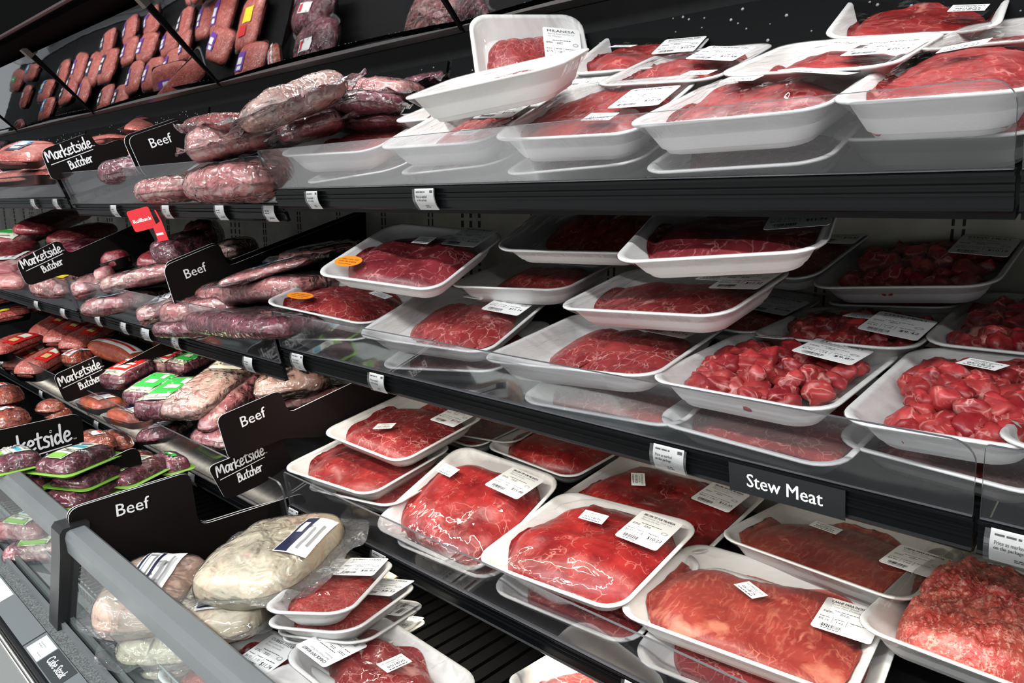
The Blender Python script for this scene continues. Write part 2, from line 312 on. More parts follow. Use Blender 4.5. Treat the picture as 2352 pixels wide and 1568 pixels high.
# ------------------------------------------------------------------ foam trays, meat, film, labels
def tray_data(W, D, H=.036, mats=foam, name='foam_tray'):
    mb = MB(); r = .038
    rings = [rrect(W-.070, D-.070, r*.7, 0), rrect(W-.062, D-.062, r*.75, .0015), rrect(W-.022, D-.022, r*.95, H-.007), rrect(W-.014, D-.014, r, H-.0035), rrect(W-.002, D-.002, r, H-.0035),
             rrect(W, D, r, H-.002), rrect(W-.001, D-.001, r, H-.0004), rrect(W-.004, D-.004, r, H), rrect(W-.012, D-.012, r*.95, H-.0005), rrect(W-.018, D-.018, r*.9, H-.003),
             rrect(W-.050, D-.050, r*.8, .0085), rrect(W-.058, D-.058, r*.75, .006), rrect(W-.066, D-.066, r*.7, .005)]
    mb.loft(rings); return mb.data(name, mats)
def lumpf(W, D, hm, seed, cx=0, cy=0, p=2.6, rough=.12, pinch=0.):
    """outline radius and height of one cut of meat"""
    def rad(a):
        c, s = abs(math.cos(a)), abs(math.sin(a)); base = 1/((c/(W/2))**p+(s/(D/2))**p)**(1/p)
        return base*(1+rough*noise.noise((math.cos(a)*1.3+seed, math.sin(a)*1.3, seed*.37))*2)
    def hgt(x, y):
        x -= cx; y -= cy; a = math.atan2(y, x); q = math.hypot(x, y)/rad(a)
        if q >= 1: return 0
        f = noise.noise((x*9+seed*3, y*9, seed)); st = math.floor(f*5)/5+min(1, (f*5-math.floor(f*5))*4)/5
        z = hm*(1-q**4)**.5*(1+.22*noise.noise((x*16+seed, y*16, seed))+.30*st+.07*noise.noise((x*45+seed, y*45, seed)))
        return max(z, .001)
    return rad, hgt
def rim_inset(x, y, W, D, r=.034):
    qx, qy = abs(x)-(W/2-.009-r), abs(y)-(D/2-.009-r); return -(math.hypot(max(qx, 0), max(qy, 0))+min(max(qx, qy), 0)-r)
def in_tray(x, y, z, W, D, H=.036):
    k = rim_inset(x, y, W, D); n = 0
    while k < .004 and n < 12: x *= .985; y *= .985; k = rim_inset(x, y, W, D); n += 1
    return (x, y, max(z, (H-.003)-k*(H-.0115)/.0195+.0022))
def lump_mesh(rad, hgt, cx, cy, nr=14, na=72, z0=.0045, WD=None):
    mb = MB(); vs = [(cx, cy, z0+hgt(cx, cy))]; fs = []
    for k in range(1, nr+1):
        q = 1-(1-k/nr)**1.6
        for i in range(na):
            a = 2*math.pi*i/na; rr = rad(a)*q*.999; x, y = cx+math.cos(a)*rr, cy+math.sin(a)*rr
            vs.append((x, y, z0+(hgt(x, y) if k < nr else .0)))
    if WD: vs = [in_tray(*v, *WD) for v in vs]
    for i in range(na): fs.append((0, 1+i, 1+(i+1) % na))
    for k in range(nr-1):
        for i in range(na):
            a, b = 1+k*na+i, 1+k*na+(i+1) % na; fs.append((a, a+na, b+na, b))
    mb.add(vs, fs, 0, None, True); return mb
def film_mesh(W, D, H, env, seed, mi=0):
    """clear film stretched over the rim and the meat, its skirt going down the sides"""
    n = 22; rings = []
    def top(x, y):
        e = max(env(x+dx, y+dy) for dx, dy in ((0, 0), (.018, 0), (-.018, 0), (0, .018), (0, -.018))) + .0065
        e = e*.75 + .25*max(e, H); lo = H+.0006
        m = max(abs(x)/(W/2), abs(y)/(D/2)); t = max(0, min(1, (1-m)/.22)); t = t*t*(3-2*t)
        return lo + (max(0, e-lo)+.0012*noise.noise((x*30+seed, y*30, 0)))*t
    mb = MB()
    rings.append(rrect(W-.030, D-.030, .036, H*.55)); rings.append(rrect(W-.006, D-.006, .038, H-.006)); rings.append(rrect(W+.002, D+.002, .039, H-.002)); rings.append(rrect(W-.004, D-.004, .037, H+.0009))
    for k in range(1, n):
        s = 1-k/n; rr = []
        for p in rrect(W-.006, D-.006, .036):
            x, y = p.x*s, p.y*s; rr.append(Vector((x, y, top(x, y))))
        rings.append(rr)
    mb.loft(rings, mi, None, True, False, True); return mb
def bars(mb, x, y, w_, h, mi, seed, z=.0004, M=None):
    r = random.Random(seed); cx = x
    while cx < x+w_:
        t = r.choice((.0004, .0007, .0011)); mb.add([(cx, y, z), (cx+t, y, z), (cx+t, y+h, z), (cx, y+h, z)], [(0, 1, 2, 3)], mi, M); cx += t+r.choice((.0004, .0006, .001))
def dashes(mb, x, y, w_, h, mi, seed, z=.0004, M=None):
    r = random.Random(seed); cx = x
    while cx < x+w_-h:
        t = r.uniform(1.2, 4)*h; t = min(t, x+w_-cx); mb.add([(cx, y, z), (cx+t, y, z), (cx+t, y+h, z), (cx, y+h, z)], [(0, 1, 2, 3)], mi, M); cx += t+h*.7
def label_mesh(title, lines, unit, wt, price, w_=.070, h=.080, seed=1, total=True):
    mb = MB(); mb.prism([(p.x, p.y) for p in rrect(w_, h, .005, k=3)], -.0002, .0002)
    x0, x1 = -w_/2+.004, w_/2-.004
    put_text(mb, title, x0+.004, h/2-.0115, .0085, 1, fit_w=w_-.018, bold=.0003)
    y = h/2-.018
    for ln in lines: put_text(mb, ln, x0+.006, y, .0056, 2, fit_w=min(w_-.022, len(ln)*.0022)); y -= .0062
    dashes(mb, x0+.014, y-.003, w_*.5, .0014, 1, seed)
    for k in range(2): dashes(mb, x0+.001, y-.008-k*.0028, .013, .0012, 1, seed+k); dashes(mb, x0+.022, y-.008-k*.0028, .012, .0012, 1, seed+5+k)
    yy = -h*.12
    dashes(mb, x0, yy, .013, .0013, 1, seed); dashes(mb, x0+.019, yy, .012, .0013, 1, seed+1); dashes(mb, x0+.038, yy, .02, .0015, 1, seed+2)
    put_text(mb, unit, x0, yy-.009, .0068, 1, fit_w=.013); put_text(mb, wt, x0+.021, yy-.009, .0068, 1, fit_w=.010)
    for xx in (x0+.0165, x0+.0345): mb.add([(xx, yy-.012, .0004), (xx+.0004, yy-.012, .0004), (xx+.0004, yy+.004, .0004), (xx, yy+.004, .0004)], [(0, 1, 2, 3)], 1)
    if price: put_text(mb, price, x1-.025, yy-.0135, .0115, 1, fit_w=.024, bold=.0003)
    bars(mb, x0+.006, -h/2+.008, .026, .0085, 1, seed); dashes(mb, x0+.008, -h/2+.0045, .022, .0014, 1, seed)
    n = 20     # small round inspection mark
    for rr in (.0052, .0036):
        mb.add([(x1-.007+(rr+d)*math.cos(2*math.pi*i/n), yy+.0125+(rr+d)*.75*math.sin(2*math.pi*i/n), .0004) for d in (0, .0005) for i in range(n)], [(i, (i+1) % n, n+(i+1) % n, n+i) for i in range(n)], 1)
    return mb.data('price_label', [paper, ink, grey_ink])
DATE = None
def date_data():
    global DATE
    if not DATE:
        mb = MB(); mb.prism([(-.022, -.013), (.022, -.013), (.022, .013), (-.022, .013)], -.0002, .0002)
        put_text(mb, 'RECOMMENDED DATE', -.018, .0055, .0045, 1, fit_w=.036); put_text(mb, 'TO SELL BY', -.011, .001, .004, 1, fit_w=.022)
        put_text(mb, '05/18/25', -.015, -.0055, .0066, 1, fit_w=.030, bold=.0003); dashes(mb, -.016, -.0105, .032, .0018, 1, 3)
        DATE = mb.data('date_label', [paper, ink])
    return DATE
CHUNKS = []
def chunk_data():
    if not CHUNKS:
        for k in range(5):
            bm = bmesh.new(); bmesh.ops.create_icosphere(bm, subdivisions=3, radius=1)
            for v in bm.verts:
                p = v.co; q = Vector([math.copysign(abs(c)**.72, c) for c in p])
                v.co = Vector((q.x*.016, q.y*.0135, q.z*.011))*(1+.42*noise.noise(p*1.25+Vector((k*9, 0, 0)))+.12*noise.noise(p*3.4+Vector((k*9, 3, 0))))
            me = bpy.data.meshes.new('meat_chunk'); bm.to_mesh(me); bm.free(); me.materials.append(M_['stew'])
            for p in me.polygons: p.use_smooth = True
            CHUNKS.append(me)
    return CHUNKS
SLICE = {}
def slice_data(mname):
    if mname not in SLICE:
        L_ = []
        for k in range(3):
            rad, hgt = lumpf(.105, .150, .007, 20+k*3.3, p=2.1, rough=.09)
            mb = MB(); na, nr = 60, 7; vs = []; fs = []
            for side in (1, 0):
                base = len(vs)
                for q in range(nr+1):
                    for i in range(na):
                        a = 2*math.pi*i/na; rr = rad(a)*(q/nr if q else .001); x, y = math.cos(a)*rr, math.sin(a)*rr
                        sag = -.010*(q/nr)**3+.0022*noise.noise((x*30+k, y*30, 1)); vs.append((x, y, sag+(.006*(1-(q/nr)**6)**.5 if side else 0)))
                for q in range(nr):
                    for i in range(na):
                        f = (base+q*na+i, base+q*na+(i+1) % na, base+(q+1)*na+(i+1) % na, base+(q+1)*na+i); fs.append(f[::-1] if side else f)
            mb.add(vs, fs, 0, None, True); L_.append(mb.data('meat_slice', M_[mname]))
        SLICE[mname] = L_
    return SLICE[mname]
TH = {0: .034, 1: .045, 2: .038, 3: .038}
def fill_tray(root, kind, W, D, H, seed, opt):
    """meat inside the tray; returns the height function the film drapes over"""
    rnd = random.Random(seed)
    iw, id_ = W-.030, D-.030
    if kind in ('steak', 'fibre', 'cube', 'pot', 'round', 'ground', 'chop', 'flat'):
        p = dict(steak=(iw*1.04, id_*1.0, .037, 2.9, .09, 'red'), fibre=(iw*1.08, id_*1.0, .027, 2.5, .13, 'fibre'), cube=(iw*.96, id_*.9, .026, 3.2, .05, 'cube'),
                 pot=(iw*.92, id_*.92, .030, 2.2, .14, 'red2'), round=(iw*1.0, id_*.96, .036, 2.5, .03, 'red'), ground=(iw*.98, id_*.94, .030, 4, .03, 'ground'),
                 chop=(iw*.92, id_*.92, .044, 2.6, .07, 'chop'), flat=(iw*.97, id_*.93, .026, 3.0, .05, 'red2'))[kind]
        cx, cy = opt.get('c', (0, 0)); sx, sy = opt.get('s', (1, 1)); hm = p[2]*opt.get('hm', 1)*(H/.037)
        rad, hgt = lumpf(p[0]*sx, p[1]*sy, hm, seed*1.37, cx, cy, p[3], p[4])
        if kind == 'chop':
            h0 = hgt
            def hgt(x, y, h0=h0):
                z = h0(x, y); return z if z == 0 else max(.001, z*(1+.16*noise.noise((x*60, y*60, seed)))+.0045*noise.noise((x*150, y*150, seed))+.0028*noise.noise((x*290, y*290, seed)))
            lm = lump_mesh(rad, hgt, cx, cy, 64, 230, WD=(W, D, H))
        else: lm = lump_mesh(rad, hgt, cx, cy, WD=(W, D, H))
        lm.build({'steak': 'steak', 'fibre': 'brisket_cut', 'cube': 'cube_steak', 'pot': 'pot_roast', 'round': 'round_steak', 'ground': 'ground_meat', 'chop': 'chopped_meat', 'flat': 'thin_steak'}[kind], M_[opt.get('m', p[5])], root)
        return lambda x, y: .0045+hgt(x, y)
    if kind in ('fan', 'fan2'):
        N = opt.get('n', 9); mn = opt.get('m', 'red2'); ds = slice_data(mn); ry = opt.get('yaw', 12)
        for i in range(N):
            t = i/(N-1); o = link('meat_slice', ds[i % 3], root, T((-.058+.098*t)*W/.25, (.010-.012*t), .020+.004*t) @ RZ(ry+rnd.uniform(-4, 4)) @ RY(-26+16*t) @ Matrix.Scale(1.12*min(W, D)/.235*(.75+.25*t), 4))
        f = lambda x, y: max(0, .040*(1-(abs((x-.01)/(W*.43))**2.6+abs(y/(D*.36))**2.6))**.5) if (abs((x-.01)/(W*.43))**2.6+abs(y/(D*.36))**2.6) < 1 else 0
        return lambda x, y: .003+f(x, y)
    if kind == 'stew':
        me = chunk_data(); f = lambda x, y: .030*max(0, 1-(abs(x/(iw*.50))**3+abs(y/(id_*.47))**3))**.5
        pts = []
        for lay, (zf, n_) in enumerate(((.42, opt.get('n', 34)), (.95, int(opt.get('n', 34)*.75)))):
            tries = 0; got = []
            while len(got) < n_ and tries < 900:
                tries += 1; x, y = rnd.uniform(-iw*.45, iw*.45), rnd.uniform(-id_*.43, id_*.43)
                if f(x, y) < .012 or rim_inset(x, y, W, D) < (.032 if lay == 0 else .020) or any((x-a)**2+(y-b)**2 < .0215**2 for a, b in got): continue
                got.append((x, y)); z = .0205+(f(x, y)-.011)*zf
                s = rnd.uniform(.85, 1.25); link('meat_chunk', rnd.choice(me), root, T(x, y, z) @ RZ(rnd.uniform(0, 360)) @ RX(rnd.uniform(-40, 40)) @ RY(rnd.uniform(-40, 40)) @ Matrix.Scale(s, 4))
        return lambda x, y: .013+f(x, y)
def tray_package(key, pose, kind, label, texts, lpx=None, dpx=None, opt={}, group=None, name='tray_of_beef'):
    shelf, x, d, h, yaw, p, r, W, D = pose
    A = frame((1, shelf)) @ T(x, d, h) @ RZ(yaw) @ RX(p) @ RY(r)
    H = TH[shelf]; M = A @ T(0, 0, -H); seed = sum(map(ord, key))
    root = thing(name, label, 'packaged meat', M, group)
    link('foam_tray', tray_data(W, D, H), root)
    env = fill_tray(root, kind, W, D, H, seed, opt)
    film_mesh(W, D, H, env, seed).build('plastic_wrap', wrap_streak if seed % 2 else wrap, root)
    def top(u, v): return max(H+.002, env(u, v)+.0085)
    def stick(px, data, nm, yawl=0, lift=.0):
        ku, kv = (.040, .046) if nm == 'price_label' else (.022, .018)
        if abs(yawl) == 90: ku, kv = kv, ku
        P = hitl(M @ T(0, 0, H+.006), *px); u = max(-W/2+ku, min(W/2-ku, P.x)); v = max(-D/2+kv, min(D/2-kv, P.y))
        e = .02; z = max(top(u+a, v+b) for a in (-e, 0, e) for b in (-e, 0, e))
        gx = (top(u+e, v)-top(u-e, v))/(2*e)*.7; gy = (top(u, v+e)-top(u, v-e))/(2*e)*.7
        gx = max(-.35, min(.35, gx)); gy = max(-.35, min(.35, gy))
        link(nm, data, root, T(u, v, z+.0015+lift) @ RY(-math.degrees(math.atan(gx))) @ RX(math.degrees(math.atan(gy))) @ RZ(yawl))
    if lpx and texts: stick(lpx, label_mesh(*texts, seed=seed, **opt.get('L', {})), 'price_label', opt.get('ly', 0))
    if dpx: stick(dpx, date_data(), 'date_label', opt.get('dy', -8), .0004)
    if opt.get('oval'):
        mb = MB(); n = 28; mb.prism([(.030*math.cos(2*math.pi*i/n), .019*math.sin(2*math.pi*i/n)) for i in range(n)], -.0002, .0002)
        put_text(mb, 'SIRLOIN TIP', -.020, .004, .006, 1, fit_w=.040); put_text(mb, 'FOR MILANESA', -.021, -.004, .006, 1, fit_w=.042); dashes(mb, -.016, -.011, .032, .0013, 1, 4)
        stick(opt['oval'], mb.data('oval_sticker', [CM['orange'], ink]), 'oval_sticker')
    return root
# ------------------------------------------------------------------ the setting
BAYS = {1: (-1.344, -.122), 2: (-2.563, -1.344), 3: (-3.782, -2.563), 0: (-.122, 1.1), 4: (-5.0, -3.782), 5: (-6.22, -5.0)}
XL, XR = -8.0, 1.1
structure(MB().box((-8, -5, -.05), (4, 2.2, 0)).build('floor', tilefloor))
mb = MB(); YB = 1.30
mb.box((XL, YB, .30), (XR, YB+.03, EYE+1.0))
for bx in [v[0] for v in BAYS.values()]:
    for k in range(-3, 4):                                     # three columns of standard slots at every upright, small slots between
        mb.box((bx+k*.017-.003, YB-.0012, .5), (bx+k*.017+.001, YB+.001, .502), 1)
    for row in range(58):
        z = .66+row*.0235
        for dx in (-.03, .0, .03): mb.box((bx+dx-.004, YB-.0012, z), (bx+dx+.004, YB+.001, z+.016), 1)
        for dx in (.20, .215, .42, .435, .64, .655, .86, .875, 1.06, 1.075): mb.box((bx+dx-.002, YB-.0012, z), (bx+dx+.002, YB+.001, z+.019), 1)
structure(mb.build('wall_back', [galv, slot_m]))
mb = MB(); mb.box((XL, 1.288, .34+EYE), (XR, 1.2985, .44+EYE)).box((XL, 1.262, .27+EYE), (XR, 1.2985, .3395+EYE)); tag(mb.build('backing_strip', blk), 'plain black strip along the back wall right under the mirrors', 'panel')
# ------------------------------------------------------------------ shelves: deck + ribbed price channel + clear acrylic fence
def shelf(bay, lev, label, deckdrop):
    X0, X1 = BAYS[bay]; M = frame((bay, lev)) @ T((X0+X1)/2, 0, 0); L2 = (X1-X0)/2-.002
    r = thing('shelf', label, 'shelf', M, 'case shelves with price channels')
    MB().box((-L2, .006, -deckdrop-.010), (L2, .49, -deckdrop)).box((-L2, .44, -deckdrop-.03), (L2, .49, -deckdrop)).build('shelf_deck', blk, r)
    prof = [(0, -.003), (.0035, -.003), (.0035, -.036), (.006, -.038), (-.004, -.0385), (-.0055, -.036), (-.0030, -.034), (-.0030, -.0235), (-.0052, -.0225), (-.0052, -.0195), (-.0025, -.0185),
            (-.0025, -.0145), (-.0048, -.0138), (-.0048, -.0122), (-.0022, -.0114), (-.0022, -.005), (-.0075, -.0035), (-.0075, -.0005), (0, 0)]
    if deckdrop > .01: prof = prof[:-1] + [(-.001, .0008), (.002, .0008)]
    mb = MB(); n = len(prof)
    mb.add([(x, y, z) for x in (-L2, L2) for y, z in prof], [tuple(range(n)), tuple(range(2*n-1, n-1, -1))] + [(i, n+i, n+(i+1) % n, (i+1) % n) for i in range(n)])
    mb.build('price_channel', chan, r)
    return r
def fence(bay, lev, label, hgt=.076, x0=None, x1=None, r0=.004, r1=.022):
    X0, X1 = BAYS[bay]; X0 = X0+.003 if x0 is None else x0; X1 = X1-.003 if x1 is None else x1
    M = frame((bay, lev)) @ T((X0+X1)/2, -.004, .0012) @ RX(90); L2 = (X1-X0)/2
    pts = []
    for cx, cy, a0, rr in ((L2-r1, hgt-r1, 0, r1), (-L2+r0, hgt-r0, 90, r0)):
        for i in range(7): a = R(a0+15*i); pts.append((cx+rr*math.cos(a), cy+rr*math.sin(a)))
    pts += [(-L2, 0), (L2, 0)]
    mb = MB(); mb.prism(pts, -.0020, .0020, 0, None, 1); o = mb.build('acrylic_fence', [acrylic, acry_edge], None, M)
    return tag(o, label, 'shelf fence', 'clear acrylic shelf fences')
names = {1: 'top', 2: 'middle', 3: 'lower'}
bn = {1: 'in the bay with the white foam trays', 2: 'in the next bay along behind the signs', 3: 'in the third bay at the far side', 0: 'cut off by the edge beside the near bay', 4: 'in the fourth bay at the left edge', 5: 'in the fifth bay beyond the left edge'}
for bay in (1, 2, 3, 0, 4, 5):
    for lev in (1, 2, 3):
        if bay in (0, 4, 5): SH[(bay, lev)] = SH[(1 if bay == 0 else 3, lev)]
        shelf(bay, lev, 'black %s shelf with grooved price channel %s' % (names[lev], bn[bay]), {1: .038, 2: .034, 3: .012}[lev] if bay in (0, 1) else .002)
        fence(bay, lev, 'clear acrylic fence along the %s shelf %s' % (names[lev], bn[bay]), .076 if bay in (0, 1) else .095)
# deck of the bottom well, front glass, rails, posts, sill, price strip
mb = MB()
for k in range(150):
    x = -3.6+k*.03; mb.box((x, .42, -.752+EYE), (x+.0225, 1.26, -.742+EYE))
mb.box((-5, .40, -.80+EYE), (1.1, 1.28, -.757+EYE))
tag(mb.build('well_deck', deck_m), 'black slatted deck at the bottom of the refrigerated case', 'shelf')
mb = MB()
for k in range(170):
    x = -3.6+k*.018; mb.tube([(x, .47, -.722+EYE), (x, .395, -.722+EYE), (x, .388, -.716+EYE), (x, .386, -.695+EYE)], .0021, n=5)
for y, z in ((.386, -.695), (.47, -.725), (.41, -.725)): mb.tube([(-3.6, y, z+EYE), (-.5, y, z+EYE)], .002, n=6)
tag(mb.build('wire_rack', steel_wire), 'row of bent grey wires behind the front glass of the well', 'rack')
for X0, X1, lb in ((-1.352, .4, 'grey top rail and front glass on the near side of the black post'), (-2.60, -1.372, 'grey top rail and front glass on the far side of the black post')):
    xm = (X0+X1)/2; L2 = (X1-X0)/2; r = thing('front_glass', lb, 'display case front', T(xm, 0, EYE))
    prof = [(.347, -.582), (.345, -.556), (.348, -.546), (.354, -.543), (.376, -.542), (.381, -.546), (.381, -.560), (.366, -.566), (.360, -.586), (.352, -.588)]
    n = len(prof); mb = MB(); mb.add([(x, y, z) for x in (-L2, L2) for y, z in prof], [tuple(range(n-1, -1, -1)), tuple(range(n, 2*n))] + [(i, (i+1) % n, n+(i+1) % n, n+i) for i in range(n)], 0)
    mb.build('top_rail', rail_m, r)
    mb = MB(); mb.add([(x, y, z) for x in (-L2, L2) for y, z in ((.3525, -.585), (.3575, -.585), (.3375, -.712), (.3325, -.712))], [(0, 1, 5, 4), (1, 2, 6, 5), (2, 3, 7, 6), (3, 0, 4, 7), (3, 2, 1, 0), (4, 5, 6, 7)])
    mb.build('glass_pane', glass, r)
    MB().box((-L2, .325, -.722), (L2, .331, -.704)).box((-L2, .339, -.722), (L2, .345, -.700)).build('bottom_track', rail_m, r)
pm = mat('black_post_plastic', (.012, .012, .013), .32)
mb = MB(); mb.loft([[Vector((x, y, z+EYE)) for x, y in pp] for z, pp in ((-.716, [(-1.398, .318), (-1.352, .318), (-1.352, .346), (-1.398, .346)]), (-.585, [(-1.398, .335), (-1.352, .335), (-1.352, .366), (-1.398, .366)]), (-.547, [(-1.398, .338), (-1.352, .338), (-1.352, .385), (-1.398, .385)]), (-.5385, [(-1.398, .344), (-1.352, .344), (-1.352, .385), (-1.398, .385)]))], smooth=False)
tag(mb.build('rail_post', pm), 'black post joining two grey rails at the front glass', 'post')
mb = MB(); mb.box((XL, .306, -.735+EYE), (1.0, .330, -.7155+EYE)).box((XL, .330, -.75+EYE), (1.0, .40, -.722+EYE), 1)
tag(mb.build('case_sill', [speckle, rail_m]), 'speckled grey sill under the front glass', 'sill')
A_, B_ = Vector((0, .306, -.716+EYE)), Vector((0, .268, -.727+EYE)); sl = (B_-A_)
def strip(name, label, x0, x1, t0, t1, lift, mats, cat='price strip'):
    a, b = A_+sl*t0, A_+sl*t1; nrm = Vector((0, sl.z, -sl.y)).normalized(); nrm = nrm if nrm.z > 0 else -nrm
    mb = MB(); mb.add([(x, p.y+nrm.y*l, p.z+nrm.z*l) for x in (x0, x1) for p in (a, b) for l in (0, lift)], [(0, 1, 3, 2), (4, 6, 7, 5), (0, 4, 5, 1), (2, 3, 7, 6), (1, 5, 7, 3), (0, 2, 6, 4)])
    return mb.build(name, mats) if not label else tag(mb.build(name, mats), label, cat)
chan_g = mat('grey_channel_insert', (.14, .155, .16), .25)
mb = MB(); mb.add([(x, y, z+EYE) for x in (XL, 1.0) for y, z in ((.306, -.7175), (.266, -.729), (.262, -.731), (.262, -.775), (.306, -.775))], [(0, 1, 6, 5), (1, 2, 7, 6), (2, 3, 8, 7), (3, 4, 9, 8)], 0)
tag(mb.build('case_bumper', chan), 'glossy black bumper below the price strip of the case front', 'bumper')
mb = MB(); mb.tube([(XL, .258, -.742+EYE), (1, .258, -.742+EYE)], .003); mb.tube([(XL, .258, -.756+EYE), (1, .258, -.756+EYE)], .003)
tag(mb.build('bumper_trim', chrome), 'thin bright metal trim along the black bumper', 'trim')
MBk = MB().box((XL, .27, .02), (1, .35, -.78+EYE)).box((XL, .35, .02), (1, 1.3, .12), 0); tag(MBk.build('kick_panel', mat('grey_kick_panel', (.11, .12, .12), .4)), 'dark grey base panel of the refrigerated case', 'case base')
strip('price_strip', 'grey plastic price strip on the near side of the black post', -1.362, .3, .03, .97, .0016, chan_g)
strip('price_strip', 'grey plastic price strip on the far side of the black post', -2.6, -1.366, .03, .97, .0016, chan_g)
# frame on the sloping price strip: x along the case, y up the slope
dirn = -sl.normalized(); nr = Vector((1, 0, 0)).cross(dirn)
def on_strip(x, y):
    n = nr; d = ray(x, y); p = CAM + d*(((A_-CAM) @ n)/(d @ n)); q = A_+sl*.5; q = Vector((p.x, q.y, q.z))
    return Matrix.Translation(q+n*.0018) @ Matrix(((1, 0, 0), tuple(dirn), tuple(n))).transposed().to_4x4()
M = on_strip(108, 1480); mb = MB(); mb.prism([(-.028, -.016), (.028, -.016), (.028, .016), (-.028, .016)], 0, .0004); dashes(mb, -.018, .004, .026, .002, 1, 4, .0006); dashes(mb, -.018, .0, .018, .002, 1, 5, .0006); dashes(mb, .004, -.009, .018, .0016, 1, 6, .0006)
tag(mb.build('shelf_tag', [paper, grey_ink], None, M @ T(.004, 0, 0)), 'white paper tag beside the cube steak lettering on the sloping price strip', 'price tag')
M = on_strip(135, 1522); mb = MB(); mb.prism([(-.046, -.017), (.046, -.017), (.046, .017), (-.046, .017)], 0, .0004); put_text(mb, 'Cube Steak', -.036, -.006, .020, 1, .0006, fit_w=.070, bold=.0005)
tag(mb.build('product_strip', [mat('dark_grey_strip', (.035, .04, .042), .25), white], None, M @ T(.012, 0, .0001)), 'grey strip lettered Cube Steak on the sloping front channel', 'sign')
M = on_strip(8, 1352); mb = MB(); mb.prism([(-.045, -.016), (.045, -.016), (.045, .016), (-.045, .016)], 0, .0004); dashes(mb, -.03, -.004, .04, .002, 1, 9, .0006); dashes(mb, .02, -.010, .016, .002, 1, 7, .0006)
tag(mb.build('shelf_tag', [paper, grey_ink], None, M @ T(0, 0, 0)), 'white paper tag on the sloping price strip beyond the black post', 'price tag')
# ------------------------------------------------------------------ upper back: wet black backstops, mirrors, canopy
for bay, (X0, X1) in BAYS.items():
    z0 = .19+EYE
    mb = MB(); mb.add([(x, y, z) for x in (X0+.008, X1-.008) for y, z in ((1.205, z0), (1.212, z0), (1.245, z0+.140), (1.238, z0+.143))], [(0, 3, 7, 4), (3, 2, 6, 7), (2, 1, 5, 6), (0, 1, 2, 3), (4, 7, 6, 5)], 0)
    r = random.Random(bay)
    for k in range(130):
        x = r.uniform(X0+.05, X1-.05); t = r.random()**1.5; s = r.uniform(.0012, .0032); y = 1.205+.033*t; z = z0+.143*t
        mb.add([(x+s*math.cos(a)*c, y-.0016*(1-c)*2, z+s*math.sin(a)*c) for c in (1, .5) for a in (0, 1.05, 2.09, 3.14, 4.19, 5.24)], [(i, (i+1) % 6, 6+(i+1) % 6, 6+i) for i in range(6)]+[tuple(range(6, 12))], 1, None, True)
    tag(mb.build('backstop_panel', [wet, mat('water_drop', (.25, .25, .26), .05, spec=1)]), 'wet black backstop panel behind the top shelf ' + {1: 'behind the standing Milanesa tray', 2: 'behind the ground beef in the next bay', 3: 'in the third bay at the far side', 0: 'cut off beside the near bay', 4: 'in the fourth bay at the left edge', 5: 'in the fifth bay at the left edge'}[bay], 'panel', 'black backstops of the top shelf')
a_ = (MIR_T-MIR_B); lng = a_.length; ad = a_.normalized(); nm_ = Vector((0, -ad.z, ad.y)).normalized(); nm_ = -nm_ if nm_.y > 0 else nm_
for bay in (1, 2, 3, 0, 4, 5):
    X0, X1 = BAYS[bay]; M = Matrix.Translation(MIR_B+Vector(((X0+X1)/2, 0, 0))) @ Matrix(((1, 0, 0), tuple(ad), tuple(Vector((1, 0, 0)).cross(ad)))).transposed().to_4x4(); L2 = (X1-X0)/2-.004
    where = {1: 'above the wrapped trays', 2: 'above the Beef sign on the top shelf', 3: 'at the far side above the Marketside sign', 0: 'cut off at the top right', 4: 'at the left edge in the fourth bay', 5: 'beyond the left edge in the fifth bay'}[bay]
    r = thing('tilted_mirror', 'tilted mirror panel under the canopy ' + where, 'mirror', M, 'tilted mirrors over the top shelf')
    mb = MB(); nx, ny = 40, 14; vs = []; fs = []
    for j in range(ny+1):
        for i in range(nx+1):
            u = i/nx*2-1; v = j/ny; vs.append((u*L2, v*lng, .008*(u*u)*(1-v)-.0))
    for j in range(ny):
        for i in range(nx): a = j*(nx+1)+i; fs.append((a, a+1, a+nx+2, a+nx+1))
    mb.add(vs, fs, 0, None, True); mb.build('mirror_sheet', mirror, r)
    MB().box((-L2, -.016, -.012), (L2, .0, .010)).build('bottom_ledge', chrome, r)
    MB().box((L2-.004, -.01, -.006), (L2+.006, lng+.02, .012)).build('side_frame', blk, r)
    MB().box((-L2-.008, lng-.01, .0), (-L2+.02, lng+.035, .022)).build('bracket', mat('bracket_grey', (.16, .155, .14), .5), r)
mb = MB(); y0, z0 = 1.05, .635+EYE
mb.add([(x, y, z) for x in (XL, XR) for y, z in ((1.06, .655+EYE), (.93, .640+EYE), (.925, .655+EYE), (.88, .645+EYE), (.850, .630+EYE), (.845, .60+EYE), (.845, .95+EYE), (1.30, 1.0+EYE), (1.30, .42+EYE), (1.29, .40+EYE))],
       [(i, i+1, 11+i, 10+i) for i in range(9)])
mb.add([(XL, .845, .605+EYE), (XR, .845, .605+EYE), (XR, .832, .605+EYE), (XL, .832, .605+EYE), (XL, .832, .612+EYE), (XR, .832, .612+EYE)], [(0, 1, 2, 3), (3, 2, 5, 4)], 1)
tag(mb.build('case_canopy', [mat('canopy_black', (.0012, .0012, .0013), .7, spec=.02), mat('canopy_trim', (.045, .028, .03), .5)]), 'black canopy over the mirrors of the refrigerated case', 'canopy')
